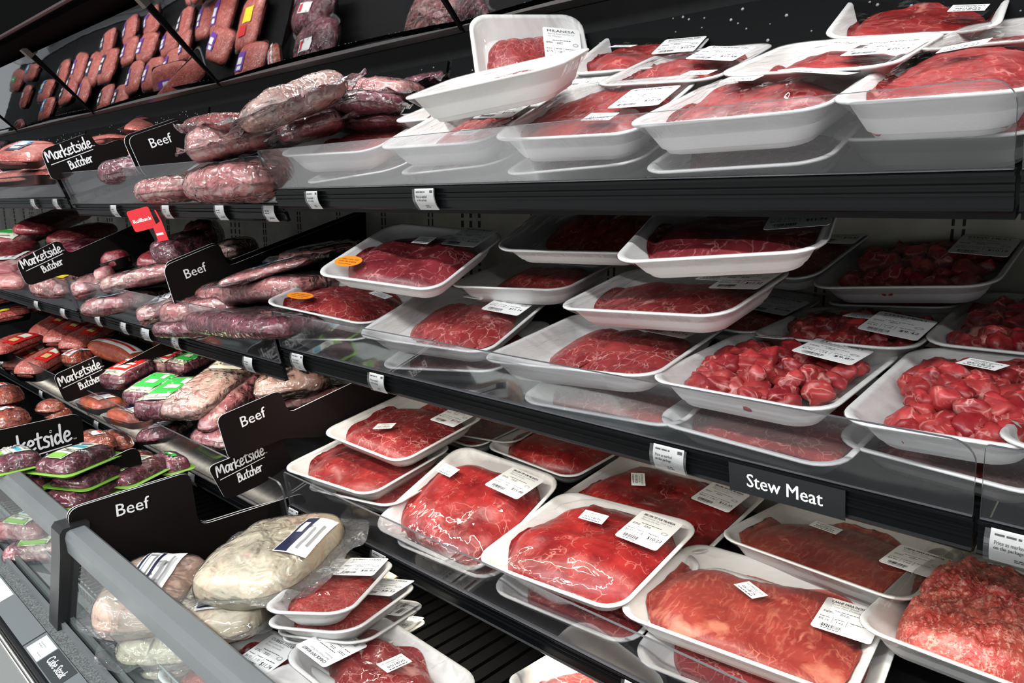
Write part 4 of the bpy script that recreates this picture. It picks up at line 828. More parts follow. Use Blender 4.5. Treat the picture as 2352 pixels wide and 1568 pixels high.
# ------------------------------------------------------------------ foam tray packages
SZ = ('SIZZLE STEAK', ['Beef Sizzle Steak', 'Steak Para Asar'])
SW = ('STEW MEAT', ['Beef Stew Meat', 'Carne Para Guisar'])
ST_ = ('SIRLOIN TIP FOR MILANESA', ['Beef Sirloin Tip Steak Thin', 'Milanesa De Res'])
ML = ('MILANESA', ['Beef Top Round Steak Thin Cut', 'for Milanesa'])
BT = ('BOTTOM ROUND THIN', ['Beef Bottom Round Steak Thin', 'for Milanesa'])
CP = ('CARNE PARA DESHEBRAR', ['Beef Flank Steak', 'Carne Para Deshebrar'])
CU = ('CUBED STEAK', ['Beef Cubed Steak', 'Bistec Suavizado'])
def t(a, u='$6.92', w_='1.70', p='$11.74'): return (a[0], a[1], u, w_, p)
BIG = {'L': {'w_': .074, 'h': .088}}
TR = {
 'M': ('fan', 'white foam tray of sliced Milanesa beef standing upright at the back', t(ML, '$7.76', '1.68', '$12.96'), (1292, 105), None, {'n': 10, 'm': 'red2', 'yaw': 0, 'ly': -4}),
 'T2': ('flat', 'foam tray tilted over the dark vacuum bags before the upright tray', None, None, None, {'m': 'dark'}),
 'R': ('flat', 'foam tray half buried under the tilted tray on the top shelf', None, None, None, {}),
 'P': ('flat', 'first foam tray behind the left end of the top acrylic fence', None, None, None, {'hm': .8}),
 'Q': ('fan', 'foam tray of red slices second from the left on the top shelf', t(BT), (1160, 252), (1072, 300), {'n': 8}),
 'T': ('fan', 'foam tray in the second row of the top shelf behind the sliced beef', t(BT, p='$12.15'), (1376, 180), (1160, 224), {'n': 8}),
 'V': ('steak', 'foam tray of red beef at the back of the top shelf against the wet panel', t(BT, p='$12.79'), (1560, 100), (1432, 116), {'hm': .8}),
 'W': ('steak', 'foam tray with a torn date label in the middle of the top shelf', t(BT, p='$11.58'), (1712, 128), (1605, 163), {'hm': .8}),
 'AA': ('flat', 'foam tray leaning up at the top right corner against the wet panel', None, None, (2225, 14), {'hm': 1.1, 'm': 'red'}),
 'AB': ('flat', 'foam tray wedged behind the front right tray of the top shelf', None, None, None, {}),
 'X': ('flat', 'foam tray with a large label in the back row right of center, top shelf', t(BT, p='$10.13'), (2070, 100), (1945, 105), {'m': 'red'}),
 'U': ('steak', 'front foam tray of red beef behind the middle of the top acrylic fence', t(BT, p='$12.76'), (1480, 220), (1378, 268), {'hm': .85}),
 'Y': ('steak', 'front foam tray on the top shelf with long label and red glints', t(BT, p='$10.74'), (1900, 183), (1705, 205), {'hm': .9}),
 'Z': ('steak', 'large foam tray at the right end of the top acrylic fence', None, None, (2212, 136), {'hm': .9}),
 'P2': ('flat', 'lower foam tray under the first tray of the top shelf', None, None, None, {'hm': .55}),
 'Q2': ('flat', 'lower foam tray beneath the sliced beef tray of the top shelf', None, None, None, {'hm': .55}),
 'U2': ('flat', 'lower foam tray beneath the middle front tray of the top shelf', None, None, None, {'hm': .55}),
 'Y2': ('flat', 'lower foam tray beneath the glinting tray of the top shelf', None, None, None, {'hm': .55}),
 'Z2': ('flat', 'lower foam tray beneath the right end tray of the top shelf', None, None, None, {'hm': .55}),
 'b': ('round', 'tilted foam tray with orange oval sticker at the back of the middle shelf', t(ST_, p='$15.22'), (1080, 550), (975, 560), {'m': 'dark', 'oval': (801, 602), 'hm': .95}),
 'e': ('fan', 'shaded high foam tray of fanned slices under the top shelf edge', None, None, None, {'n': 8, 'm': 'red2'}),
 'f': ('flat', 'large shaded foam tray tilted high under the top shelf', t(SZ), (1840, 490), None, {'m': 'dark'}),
 'g': ('flat', 'shaded foam tray with label behind the tilted high tray', t(SZ, p='$10.92'), (1945, 532), None, {'m': 'red2'}),
 'h': ('stew', 'shaded foam tray of stew meat at the back right of the middle shelf', t(SW, p='$10.19'), (2262, 573), None, {}),
 'd': ('fan', 'foam tray in the shaded second row left of the middle shelf', t(SZ), (1355, 605), None, {'n': 8, 'm': 'red2'}),
 'i': ('flat', 'foam tray of thin steak with two labels in the second row of the middle shelf', t(SZ, p='$11.32'), (1716, 636), (1637, 633), {}),
 'k': ('flat', 'foam tray with label showing between two rows on the middle shelf', t(SZ, p='$11.79'), (1785, 700), None, {}),
 'n': ('stew', 'foam tray under the shaded stew meat tray', None, None, None, {'n': 20}),
 'm': ('stew', 'foam tray of stew meat in the second row behind the front stew tray', t(SW, p='$9.42'), (2093, 760), (1980, 740), {}),
 'o': ('stew', 'foam tray of stew meat at the right edge of the middle shelf second row', None, None, None, {}),
 'a': ('steak', 'front foam tray with orange oval sticker at the left end of the middle shelf', None, None, (875, 681), {'oval': (690, 682), 'm': 'red2', 'hm': .9}),
 'c': ('fan', 'front foam tray of fanned sizzle steak beside the orange sticker tray', t(SZ, '$7.95', '1.40', '$11.14'), (1174, 704), (1095, 690), {'n': 10, 'm': 'red2'}),
 'j': ('fan', 'front foam tray of fanned sizzle steak beside the front stew meat', t(SZ, '$7.97', '1.40', '$11.14'), (1545, 763), (1460, 746), {'n': 9, 'm': 'red2'}),
 'l': ('stew', 'front foam tray of stew meat with a label priced $9.87', t(SW, '$6.92', '1.54', '$9.87'), (1913, 820), (1779, 786), {}),
 'p': ('stew', 'front foam tray of large stew meat chunks at the right edge', None, None, (2256, 854), {'n': 40, 'dy': -20}),
 'a2': ('flat', 'lower foam tray with orange sticker behind the middle acrylic fence', None, None, None, {'oval': (715, 745), 'hm': .55}),
 'c2': ('flat', 'lower foam tray beneath the first sizzle steak tray', None, None, None, {'hm': .55}),
 'j2': ('flat', 'lower foam tray beneath the second sizzle steak tray', None, None, None, {'hm': .55}),
 'l2': ('flat', 'lower foam tray beneath the front labelled stew meat', None, None, None, {'hm': .55}),
 'p2': ('flat', 'lower foam tray beneath the large chunk stew meat', None, None, None, {'hm': .55}),
 'q': ('stew', 'foam tray past the fence joint at the right edge of the middle shelf', None, None, None, {'n': 24}),
 'B': ('steak', 'foam tray behind the top tray of the stack on the lower shelf', None, None, None, {'hm': .7}),
 'B2': ('steak', 'foam tray under the back of the stacked trays on the lower shelf', None, None, None, {'hm': .6}),
 'F': ('round', 'foam tray of domed round steak with a fat ring under the middle shelf', None, None, None, {'hm': 1.1}),
 'A3': ('flat', 'bottom foam tray of the stack at the left of the lower shelf', None, None, None, {}),
 'A2': ('steak', 'second foam tray of the stack at the left of the lower shelf', None, None, None, {'hm': .75}),
 'A': ('steak', 'top foam tray of the stack at the left of the lower shelf', t(ST_, p='$12.41'), (1050, 950), (884, 982), {'hm': .75, 'dy': 25, 'm': 'red2'}),
 'E': ('steak', 'foam tray of sirloin tip labelled $12.35 in the second row', t(ST_, '$8.82', '1.40', '$12.35'), (1655, 1143), (1466, 1113), {'dy': -55}),
 'J': ('chop', 'foam tray of chopped beef at the right edge under the middle shelf', None, None, None, {'hm': .8}),
 'G': ('fibre', 'foam tray of long grained beef in the second row labelled in Spanish', t(CP, '$8.26', '1.62', None), (2130, 1292), (1897, 1211), {'dy': 0, 'c': (-.01, .0)}),
 'C': ('steak', 'foam tray of sirloin tip priced $15.88 behind the lower acrylic fence', t(ST_, '$9.42', '1.80', '$15.88'), (1187, 1127), (1032, 1093), {'hm': 1.15}),
 'D': ('steak', 'foam tray of sirloin tip priced $10.23 with creased film', t(ST_, '$8.97', '1.18', '$10.23'), (1492, 1228), (1366, 1206), {'hm': 1.1, 'dy': 5}),
 'H': ('fibre', 'front foam tray of long grained beef with a fat knob and white glint', t(CP, '$8.26', '1.62', None), (1948, 1418), (1724, 1356), {'hm': 1.1, 'dy': -35}),
 'I': ('chop', 'foam tray heaped with chopped beef at the bottom right corner', None, None, None, {'hm': 1.25}),
 'C2': ('flat', 'lower foam tray beneath the sirloin tip nearest the tray stack', None, None, None, {'hm': .55}),
 'D2': ('flat', 'lower foam tray beneath the creased film sirloin tip', None, None, None, {'hm': .55}),
 'H2': ('flat', 'lower foam tray beneath the long grained beef', None, None, None, {'hm': .55}),
 't4': ('cube', 'bottom foam tray of the fanned cubed steak stack', t(CU, p='$8.01'), (915, 1425), None, {}),
 't3': ('cube', 'third foam tray of the fanned cubed steak stack labelled $8.83', t(CU, p='$8.83'), (905, 1392), None, {'ly': 90}),
 't2': ('cube', 'second foam tray of the fanned cubed steak stack labelled $8.33', t(CU, p='$8.33'), (885, 1348), None, {}),
 't1': ('cube', 'top foam tray of the fanned cubed steak stack with white glints', t(CU, p='$8.91'), (835, 1292), (762, 1306), {}),
 't5': ('pot', 'foam tray of marbled pot roast with upside down label in the well', t(('CHUCK POT ROAST', ['Beef Chuck Pot Roast', 'Boneless']), '', '', None), (750, 1473), (906, 1524), {'ly': 180, 'dy': 85}),
 't6': ('cube', 'small foam tray of cubed steak beside the pot roast in the well', t(CU), (615, 1505), None, {}),
 't7': ('cube', 'foam tray of cubed steak seen through the front glass', None, None, None, {'m': 'cube'}),
 't8': ('flat', 'foam tray cut by the bottom edge beside the grey rail', None, None, None, {}),
 't9': ('pot', 'foam tray of red steak alone on the slatted deck at the bottom edge', None, None, None, {}),
}
GR = {0: 'foam trays in the bottom well', 1: 'foam trays on the top shelf', 2: 'foam trays on the middle shelf', 3: 'foam trays on the lower shelf'}
PUSH = {'E': 1.09, 'F': 1.09, 'G': 1.06, 'J': 1.07, 'I': .97, 'B': 1.04, 'B2': 1.05, 'T2': .97}
def pushed(k):
    s, x, d, h, a, b, c, W, D = POSE[k]; f = PUSH.get(k, 1)
    F_ = frame((1, s)); floor_ = {0: -.0015, 1: -.038, 2: -.034, 3: -.012}[s]
    low_layer = k in ('P2', 'Q2', 'U2', 'Y2', 'Z2', 'a2', 'c2', 'j2', 'l2', 'p2', 'C2', 'D2', 'H2')
    if low_layer: b = c = 0.; h = floor_+TH[s]+.001
    Rm = (RZ(a) @ RX(b) @ RY(c)).to_3x3()
    for it in range(34):          # stands behind the fence ...
        P = CAM+(F_ @ Vector((x, d, h))-CAM)*f; q = F_.inverted() @ P; w2, d2 = W*f, D*f
        cs = [Rm @ Vector((i*w2/2*.93, j*d2/2*.98, 0)) for i in (-1, 1) for j in (-1, 1)]
        hf = sum(v.z for v in cs if v.y < 0)/2+q.z; cap = .064 if k in 'CDHacjlpI' else .9
        if s == 0 or k == 'M' or (low_layer and min(v.y for v in cs)+q.y > .001) or (not low_layer and min(v.y for v in cs)+q.y > (-.055 if k == 'T2' else .001) and (s == 1 or hf < cap)): break
        if low_layer: d += .004
        else: f *= 1.005
    low = min((Rm @ Vector((i*(w2/2-.035), j*(d2/2-.035), -TH[s]))).z for i in (-1, 1) for j in (-1, 1))+q.z
    if low < floor_+.0005 and k != 'M': q.z += floor_+.0005-low      # ... and rests on the shelf deck, never in it
    return (s, q.x, q.y, q.z, a, b, c, w2, d2)
for k, (kind, lb, tx, lp, dp, op) in TR.items():
    if tx and 'L' not in op and POSE[k][0]: op = dict(op, **BIG)
    tray_package(k, pushed(k), kind, lb, tx, lp, dp, op, GR[POSE[k][0]])
# ------------------------------------------------------------------ vacuum bags around the top Beef sign (bay 2 end of the top shelf)
bk = mat('black_meat_tray2', (.012, .012, .013), .3)
g1 = 'vacuum bags on the top shelf'
pack('big pink vacuum bag under the front edge behind the acrylic fence', PP(2, 1, 470, 435, .045), PP(2, 1, 640, 415, .045), .16, .085, 'pinkbag', group=g1)
pack('long pink vacuum bag with a navy and white label hanging over the fence', PP(2, 1, 430, 345, .135), PP(2, 1, 640, 300, .12), .12, .085, 'pinkbag', lab='bw', flange=.018, group=g1)
pack('red vacuum bag lying on the labelled pink bag beside the Beef sign', PP(2, 1, 448, 298, .16), PP(2, 1, 570, 280, .16), .09, .04, 'red', flange=.016, group=g1)
pack('long pale pink vacuum bag rising toward the back of the top shelf', PP(2, 1, 560, 282, .17), PP(1, 1, 785, 195, .15), .10, .065, 'fatcap', flange=.03, group=g1, roll=-12)
pack('dark red vacuum bag lying along the acrylic fence of the top shelf', PP(2, 1, 560, 300, .125), PP(1, 1, 780, 245, .10), .09, .045, 'purple', flange=.018, group=g1)
pack('second dark red vacuum bag against the fence below the pale bag', PP(1, 1, 640, 318, .085), PP(1, 1, 790, 275, .085), .12, .05, 'dark', flange=.02, group=g1)
pack('pale bony vacuum bag behind the white printed label', PP(1, 1, 820, 215, .11), PP(1, 1, 955, 215, .09), .12, .06, 'pinkbag', flange=.012, group=g1)
pack('purple vacuum bag with white label and small red oval print', PP(1, 1, 770, 262, .09), PP(1, 1, 890, 235, .10), .13, .05, 'purple', lab='swift', flange=.012, group=g1)
pack('dark vacuum bag behind the tilted foam tray of the top shelf', PP(1, 1, 920, 200, .09), PP(1, 1, 1075, 178, .07), .11, .04, 'purple', flange=.03, group=g1)
pack('dark vacuum bag before the tilted foam tray of the top shelf', PP(1, 1, 790, 292, .06), PP(1, 1, 910, 278, .06), .10, .04, 'purple', flange=.02, group=g1)
pack('purple vacuum bag behind the acrylic fence below the Beef sign', PP(2, 1, 250, 405, .075), PP(2, 1, 350, 385, .075), .11, .07, 'purple', lab='white', group=g1)
pack('dark pink vacuum bag with a white label low behind the far fence', PP(2, 1, 340, 445, .045), PP(2, 1, 450, 432, .04), .12, .06, 'pinkbag', lab='small', group=g1)
g2 = 'ground beef packs on the top shelf'
def loaf(label, P0, P1, w_=.10, t_=.055, lab='loafpurple', group=g2, m='ground', tray=None, cat='packaged meat'):
    return pack(label, P0, P1, w_, t_, m, cat, 'ground_beef_pack', lab, 4.5, 2.6, .03, 'wrap', group=group, tray=tray or bk, part='ground_meat')
loaf('ground beef pack with purple print standing up behind the Beef sign', PP(2, 1, 312, 300, .13), PP(2, 1, 400, 250, .13), .12, .05)
loaf('ground beef pack between the Marketside and Beef signs', PP(2, 1, 222, 330, .10), PP(2, 1, 290, 320, .10), .12, .05)
for lb, a, b, h, l_ in (('orange pink ground beef pack with purple print on the far left shelf', (5, 382), (110, 350), .11, 'loafpurple'), ('ground beef pack with navy print beside the far Marketside sign', (30, 372), (100, 340), .135, 'loafnavy'),
                        ('ground beef pack with blue print at the far left of the top shelf', (40, 355), (90, 335), .14, 'loafblue'), ('lower ground beef pack behind the far left acrylic fence', (20, 415), (140, 405), .06, 'loafpurple')):
    loaf(lb, PP(3, 1, *a, h), PP(3, 1, *b, h), .13, .05, l_)
pack('dark red wrapped roast at the left edge of the top shelf', PP(3, 1, -15, 345, .12), PP(3, 1, 35, 330, .12), .09, .06, 'dark', name='wrapped_roast', group=g2)
# packs further back on the top shelf that the tilted mirrors show
MS = [(1, (45, 165), 'loafred'), (1, (70, 165), 'loafblue'), (1, (62, 205), 'small'), (1, (102, 207), 'loafblue'), (1, (140, 215), 'loafnavy'), (1, (108, 250), 'loafblue'), (1, (25, 215), 'loafred')]
def near(p, q): return p
rnd = random.Random(4)
def mirror_pack(label, bay, px, ln, wd, ang, lab, meatm='ground', h=.06, th=.05, **k):
    c = mirror_spot(px[0], px[1], (bay, 1), h); t_ = SH[(bay, 1)][2]; ln *= 1.0; wd *= 1.35; ang += 0; dx = Vector((math.cos(R(ang)), math.sin(R(ang))*math.cos(R(t_)), math.sin(R(ang))*math.sin(R(t_))))*ln/2
    if meatm == 'ground': return loaf(label, c-dx, c+dx, wd, th, lab, 'ground beef packs shown by the mirrors')
    return pack(label, c-dx, c+dx, wd, th, meatm, lab=lab, group='vacuum bags shown by the mirrors', **k)
W2 = 'seen in the tilted mirror'
for lb, bay, px, ln, wd, ang, lab in (
    ('ground beef pack highest in the middle mirror by the bracket', 2, (345, 40), .17, .11, 80, 'loafpurple'), ('ground beef pack in the middle mirror next below the highest', 2, (298, 65), .16, .11, 75, 'loafpurple'),
    ('ground beef pack at the top edge of the middle mirror with navy print', 2, (250, 100), .15, .11, 82, 'loafnavy'), ('ground beef pack with purple print right of center in the middle mirror', 2, (335, 108), .16, .11, 95, 'loafpurple'),
    ('ground beef pack at the upper right of the middle mirror', 2, (385, 92), .16, .12, 80, 'loafpurple'), ('ground beef pack in the middle mirror with purple print left of that', 2, (298, 118), .15, .10, 88, 'loafpurple'),
    ('ground beef pack with navy print in the center of the middle mirror', 2, (252, 150), .17, .12, 95, 'loafnavy'), ('ground beef pack with navy print left of center in the middle mirror', 2, (222, 155), .16, .11, 100, 'loafnavy'),
    ('ground beef pack in the lower row of the middle mirror', 2, (312, 178), .16, .10, 88, 'loafpurple'), ('ground beef pack beside it in the lower row of the middle mirror', 2, (350, 172), .16, .11, 92, 'loafpurple'),
    ('ground beef pack with two white squares in the middle mirror', 2, (392, 150), .17, .11, 86, 'loafpurple'), ('large ground beef pack slanting at the right of the middle mirror', 2, (440, 158), .20, .11, 60, 'loafpurple'),
    ('ground beef pack at the bottom of the middle mirror', 2, (252, 218), .12, .10, 90, 'loafnavy'), ('ground beef pack beside the bottom one of the middle mirror', 2, (285, 222), .13, .11, 92, 'loafnavy'),
    ('ground beef pack at the right edge of the middle mirror', 2, (425, 100), .16, .12, 80, 'loafpurple'),
    ('ground beef pack tilted low in the near mirror', 2, (515, 92), .13, .12, 110, 'loafpurple'), ('ground beef pack lowest in the near mirror', 2, (585, 135), .14, .13, 95, 'loafpurple'),
    ('tall ground beef pack at the top of the near mirror', 2, (520, 25), .20, .11, 95, 'loafpurple'), ('ground beef pack with a yellow print in the near mirror', 2, (580, 50), .20, .11, 90, 'yel'),
    ('small ground beef pack at the left of the near mirror', 2, (430, 40), .13, .09, 85, 'loafnavy'), ('second small ground beef pack at the left of the near mirror', 2, (480, 35), .15, .09, 95, 'loafpurple'),
    ('ground beef pack with green print in the far mirror', 3, (40, 185), .15, .12, 100, 'gtag'), ('ground beef pack with blue print at the top of the far mirror', 3, (68, 165), .14, .12, 95, 'loafblue'),
    ('ground beef pack with blue print in the middle of the far mirror', 3, (102, 210), .15, .12, 92, 'loafblue'), ('ground beef pack with navy print at the right of the far mirror', 3, (148, 215), .15, .12, 85, 'loafnavy'),
    ('ground beef pack with blue print at the bottom of the far mirror', 3, (108, 252), .13, .12, 90, 'loafblue'), ('narrow pink pack in the far mirror', 3, (62, 222), .14, .06, 95, 'small')):
    mirror_pack(lb, bay, px, ln, wd, ang, lab)
for i_, (x_, y_, a_) in enumerate(((188, 150, 100), (175, 185, 95), (205, 195, 85), (150, 160, 92))):
    mirror_pack(('ground beef pack far left of center in the middle mirror', 'ground beef pack low at the left of the middle mirror', 'ground beef pack under the navy printed ones of the middle mirror', 'ground beef pack beside the left frame of the middle mirror')[i_], 2, (x_, y_), .15, .11, a_, 'loafnavy' if i_ % 2 else 'loafpurple')
mirror_pack('purple vacuum bag at the top of the near mirror with a white label', 2, (722, 30), .17, .15, 95, 'small', 'purple', th=.08, flange=.01)
mirror_pack('purple vacuum bag below it in the near mirror with a white label', 2, (728, 115), .20, .15, 88, 'small', 'purple', th=.09, flange=.01)
mirror_pack('pale pink vacuum bag in the near mirror above the dark bags', 1, (1000, 45), .20, .16, 95, None, 'pinkbag', th=.08, flange=.015)
mirror_pack('orange and grey roll lying near the purple bags in the mirror', 2, (638, 140), .15, .05, 60, 'wband', 'sausage', h=.04, th=.045)
# ------------------------------------------------------------------ middle shelf, left bays
g3 = 'vacuum bags on the middle shelf'
pack('flat vacuum bag of pink strips with a large white label beside the orange sticker', PP(1, 2, 520, 650, .095), PP(1, 2, 735, 590, .12), .17, .032, 'pinkbag', lab='bw2', n=6, flange=.022, group=g3)
pack('second flat vacuum bag of pink strips behind it with a white label', PP(1, 2, 640, 595, .12), PP(1, 2, 815, 560, .12), .15, .03, 'pinkbag', lab='white', n=6, flange=.026, group=g3)
pack('pale vacuum bag stacked under the flat bags at the fence', PP(2, 2, 520, 680, .055), PP(1, 2, 690, 660, .055), .17, .06, 'pinkbag', group=g3, k=1.45, n=4.5, m=3.6)
pack('lowest pale vacuum bag behind the fence beside the joint', PP(2, 2, 500, 735, .03), PP(1, 2, 640, 745, .03), .13, .05, 'purple', group=g3, k=1.45, n=4.5, m=3.6)
pack('grey pink vacuum bag behind the fence below the middle Beef sign', PP(2, 2, 415, 720, .045), PP(2, 2, 540, 705, .05), .13, .065, 'pinkbag', group=g3, k=1.45, n=4.5, m=3.6)
pack('crumpled vacuum bag under the grey pink one behind the fence', PP(2, 2, 395, 752, .02), PP(2, 2, 500, 750, .02), .10, .04, 'purple', lab='white', group=g3, k=1.45, n=4.5, m=3.6)
pack('pale pink slab in a bag behind the fence with white folded label', PP(2, 2, 265, 655, .085), PP(2, 2, 395, 625, .10), .12, .05, 'pinkbag', lab='white', group=g3, k=1.45, n=4.5, m=3.6)
pack('pink vacuum bag with red label print behind the far middle fence', PP(2, 2, 180, 668, .06), PP(2, 2, 280, 640, .07), .13, .06, 'brisket', lab='bw2', group=g3, k=1.45, n=4.5, m=3.6)
pack('pink vacuum bag low behind the fence with a white and navy label', PP(2, 2, 230, 705, .03), PP(2, 2, 330, 690, .035), .13, .05, 'brisket', lab='bw', group=g3, k=1.45, n=4.5, m=3.6)
pack('second low pink bag with a white and navy label left of the Beef sign', PP(2, 2, 330, 725, .03), PP(2, 2, 410, 700, .04), .12, .05, 'brisket', lab='bw', group=g3, k=1.45, n=4.5, m=3.6)
pack('pink bag with yellow print behind the fence under the far Marketside sign', PP(2, 2, 105, 670, .05), PP(2, 2, 175, 640, .06), .13, .06, 'pinkbag', lab='yel', group=g3, k=1.45, n=4.5, m=3.6)
pack('round ribeye steak piece on a black tray leaning by the divider', PP(2, 2, 236, 608, .13), PP(2, 2, 296, 590, .14), .08, .06, 'dark', name='wrapped_steak', cover='wrap', tray=bk, n=2.2, group=g3)
pack('thick boneless steak end on a black tray behind the Beef sign', PP(2, 2, 335, 612, .12), PP(2, 2, 420, 570, .13), .10, .06, 'dark', name='wrapped_steak', cover='wrap', tray=bk, lab='gtag', group=g3)
pack('round pink steak end before the black tray on the middle shelf', PP(2, 2, 222, 640, .10), PP(2, 2, 262, 625, .11), .07, .055, 'brisket', name='wrapped_steak', cover='wrap', n=2.2, group=g3)
pack('dark wrapped roast tip behind the Beef sign top edge', PP(2, 2, 370, 588, .16), PP(2, 2, 440, 560, .17), .09, .06, 'purple', group=g3, k=1.45, n=4.5, m=3.6)
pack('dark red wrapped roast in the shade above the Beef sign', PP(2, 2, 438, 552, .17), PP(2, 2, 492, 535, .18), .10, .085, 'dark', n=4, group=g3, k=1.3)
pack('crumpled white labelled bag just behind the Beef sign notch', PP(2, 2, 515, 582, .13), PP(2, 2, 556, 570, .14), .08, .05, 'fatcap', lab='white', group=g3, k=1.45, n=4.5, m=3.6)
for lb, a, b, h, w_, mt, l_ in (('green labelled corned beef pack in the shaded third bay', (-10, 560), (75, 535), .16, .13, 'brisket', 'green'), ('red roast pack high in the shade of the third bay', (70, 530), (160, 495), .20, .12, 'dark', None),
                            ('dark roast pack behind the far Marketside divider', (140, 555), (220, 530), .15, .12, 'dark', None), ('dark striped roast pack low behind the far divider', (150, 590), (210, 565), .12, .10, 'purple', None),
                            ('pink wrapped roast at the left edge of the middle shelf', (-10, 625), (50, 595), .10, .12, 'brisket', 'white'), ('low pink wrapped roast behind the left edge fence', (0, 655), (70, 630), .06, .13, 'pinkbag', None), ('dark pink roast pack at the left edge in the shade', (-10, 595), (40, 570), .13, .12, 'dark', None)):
    pack(lb, PP(3, 2, *a, h), PP(3, 2, *b, h), w_, .055, mt, lab=l_, group='roast packs on the middle shelf', k=1.35, n=4.5, cover='wrap')
# ------------------------------------------------------------------ lower shelf, left bays
g4 = 'ground beef loaves on the lower shelf'
for lb, a, b, h in (('ground beef loaf with red label, first of the row under the joint', (88, 775), (165, 728), .115), ('ground beef loaf with red label in the middle of the row', (122, 788), (205, 742), .115), ('ground beef loaf with red label, last of the row by the white roll', (158, 802), (248, 752), .115)):
    loaf(lb, PP(3, 3, *a, h), PP(3, 3, *b, h), .115, .085, 'loafred', g4)
loaf('ground beef loaf with red label low behind the fence', PP(3, 3, 55, 860, .06), PP(3, 3, 150, 808, .075), .12, .08, 'loafred', g4)
loaf('ground beef loaf half hidden under the others at the fence', PP(3, 3, 25, 845, .045), PP(3, 3, 110, 800, .06), .11, .07, 'loafred', g4)
loaf('red topped meat pack on a black tray at the left edge', PP(3, 3, -25, 815, .12), PP(3, 3, 80, 775, .12), .13, .07, 'loafred', g4, 'chop')
loaf('red topped meat pack with yellow corner high at the left edge', PP(3, 3, -30, 735, .17), PP(3, 3, 70, 715, .17), .13, .06, 'yel', g4, 'chop')
loaf('bright red pack highest at the left edge under the middle shelf', PP(3, 3, -30, 695, .19), PP(3, 3, 45, 680, .19), .13, .05, None, g4, 'chop')
pack('pink wrapped end of a loaf beneath the middle channel', PP(3, 3, 68, 712, .17), PP(3, 3, 115, 700, .17), .08, .04, 'ground', name='ground_beef_pack', cover='wrap', group=g4)
pack('white and red sausage roll lying above the Marketside sign', PP(3, 3, 215, 795, .10), PP(3, 3, 320, 825, .08), .085, .085, 'sausage', name='sausage_roll', lab='wband', n=5, m=2.2, cover='wrap', amp=.02)
pack('red meat block with a white band behind the Marketside sign', PP(3, 3, 150, 832, .08), PP(3, 3, 205, 815, .08), .10, .07, 'ham', lab='wband', name='sausage_roll')
pack('small red sausage tip beyond the black divider', PP(3, 3, 352, 792, .03), PP(3, 3, 378, 785, .03), .06, .04, 'sausage', name='sausage_roll', cover='wrap')
g5 = 'brisket blocks on the lower shelf'
pack('red labelled brisket block in front, beside the Marketside sign', PP(2, 3, 248, 882, .105), PP(2, 3, 335, 838, .115), .115, .060, 'purple', lab='block', n=6, m=5, amp=.04, group=g5, name='brisket_pack')
pack('red labelled brisket block behind the front one', PP(2, 3, 350, 850, .10), PP(2, 3, 425, 812, .11), .11, .055, 'brisket', lab='block', n=6, m=5, amp=.04, group=g5, name='brisket_pack')
pack('red labelled brisket block highest under the middle shelf', PP(2, 3, 430, 812, .12), PP(2, 3, 500, 795, .12), .10, .05, 'brisket', lab='block', n=6, m=5, amp=.04, group=g5, name='brisket_pack')
pack('green labelled purple brisket block beside the red one', PP(2, 3, 312, 925, .085), PP(2, 3, 400, 870, .10), .12, .065, 'purple', lab='green', n=6, m=5, amp=.05, group=g5, name='brisket_pack')
pack('green labelled purple brisket block touching the long brisket', PP(1, 3, 352, 950, .085), PP(2, 3, 440, 885, .10), .12, .07, 'purple', lab='green', n=6, m=5, amp=.05, group=g5, name='brisket_pack')
pack('green labelled brisket block between the red block and the long one', PP(2, 3, 400, 852, .12), PP(2, 3, 480, 815, .13), .10, .05, 'purple', lab='green', n=6, m=5, amp=.04, group=g5, name='brisket_pack')
pack('long fat capped brisket with a green ended label', PP(1, 3, 410, 955, .11), PP(1, 3, 595, 810, .14), .135, .055, 'fatcap', lab='brisket', n=6, m=5, amp=.05, group=g5, name='brisket_pack')
pack('long pink brisket on edge beside the fat capped one', PP(1, 3, 470, 985, .075), PP(1, 3, 640, 835, .11), .075, .065, 'brisket', n=4, amp=.08, group=g5, name='brisket_pack')
pack('large pale roast with folded film above the lower Beef sign', PP(1, 3, 590, 895, .12), PP(1, 3, 760, 860, .13), .16, .085, 'fatcap', n=4, amp=.12, group=g5, name='brisket_pack')
pack('red brisket with small green label behind the lower Beef sign', PP(1, 3, 640, 925, .07), PP(1, 3, 800, 885, .08), .12, .045, 'brisket', lab='gtag', n=4, group=g5, name='brisket_pack')
pack('pale pink brisket below the long ones beside the Beef sign', PP(1, 3, 470, 1020, .04), PP(1, 3, 570, 960, .05), .14, .05, 'brisket', n=5, group=g5, name='brisket_pack')
pack('brisket with green end label under the large pale roast', PP(1, 3, 545, 925, .07), PP(1, 3, 640, 890, .08), .09, .04, 'brisket', lab='gtag', n=5, group=g5, name='brisket_pack')
for lb, a, b, h, l_ in (('small sausage link tray behind the second bay lower fence', (205, 915), (262, 935), .05, 'bw2'), ('second sausage link tray behind the lower fence', (265, 945), (345, 965), .05, 'bw2')):
    pack(lb, PP(2, 3, *a, h), PP(2, 3, *b, h), .10, .045, 'sausage', lab=l_, cover='wrap', tray=mat('clear_grey_tray', (.35, .35, .36), .4), name='sausage_tray', n=2.5)
pack('purple brisket low behind the fence with a white label', PP(2, 3, 330, 1000, .035), PP(2, 3, 430, 985, .045), .13, .05, 'purple', lab='white', group=g5, name='brisket_pack')
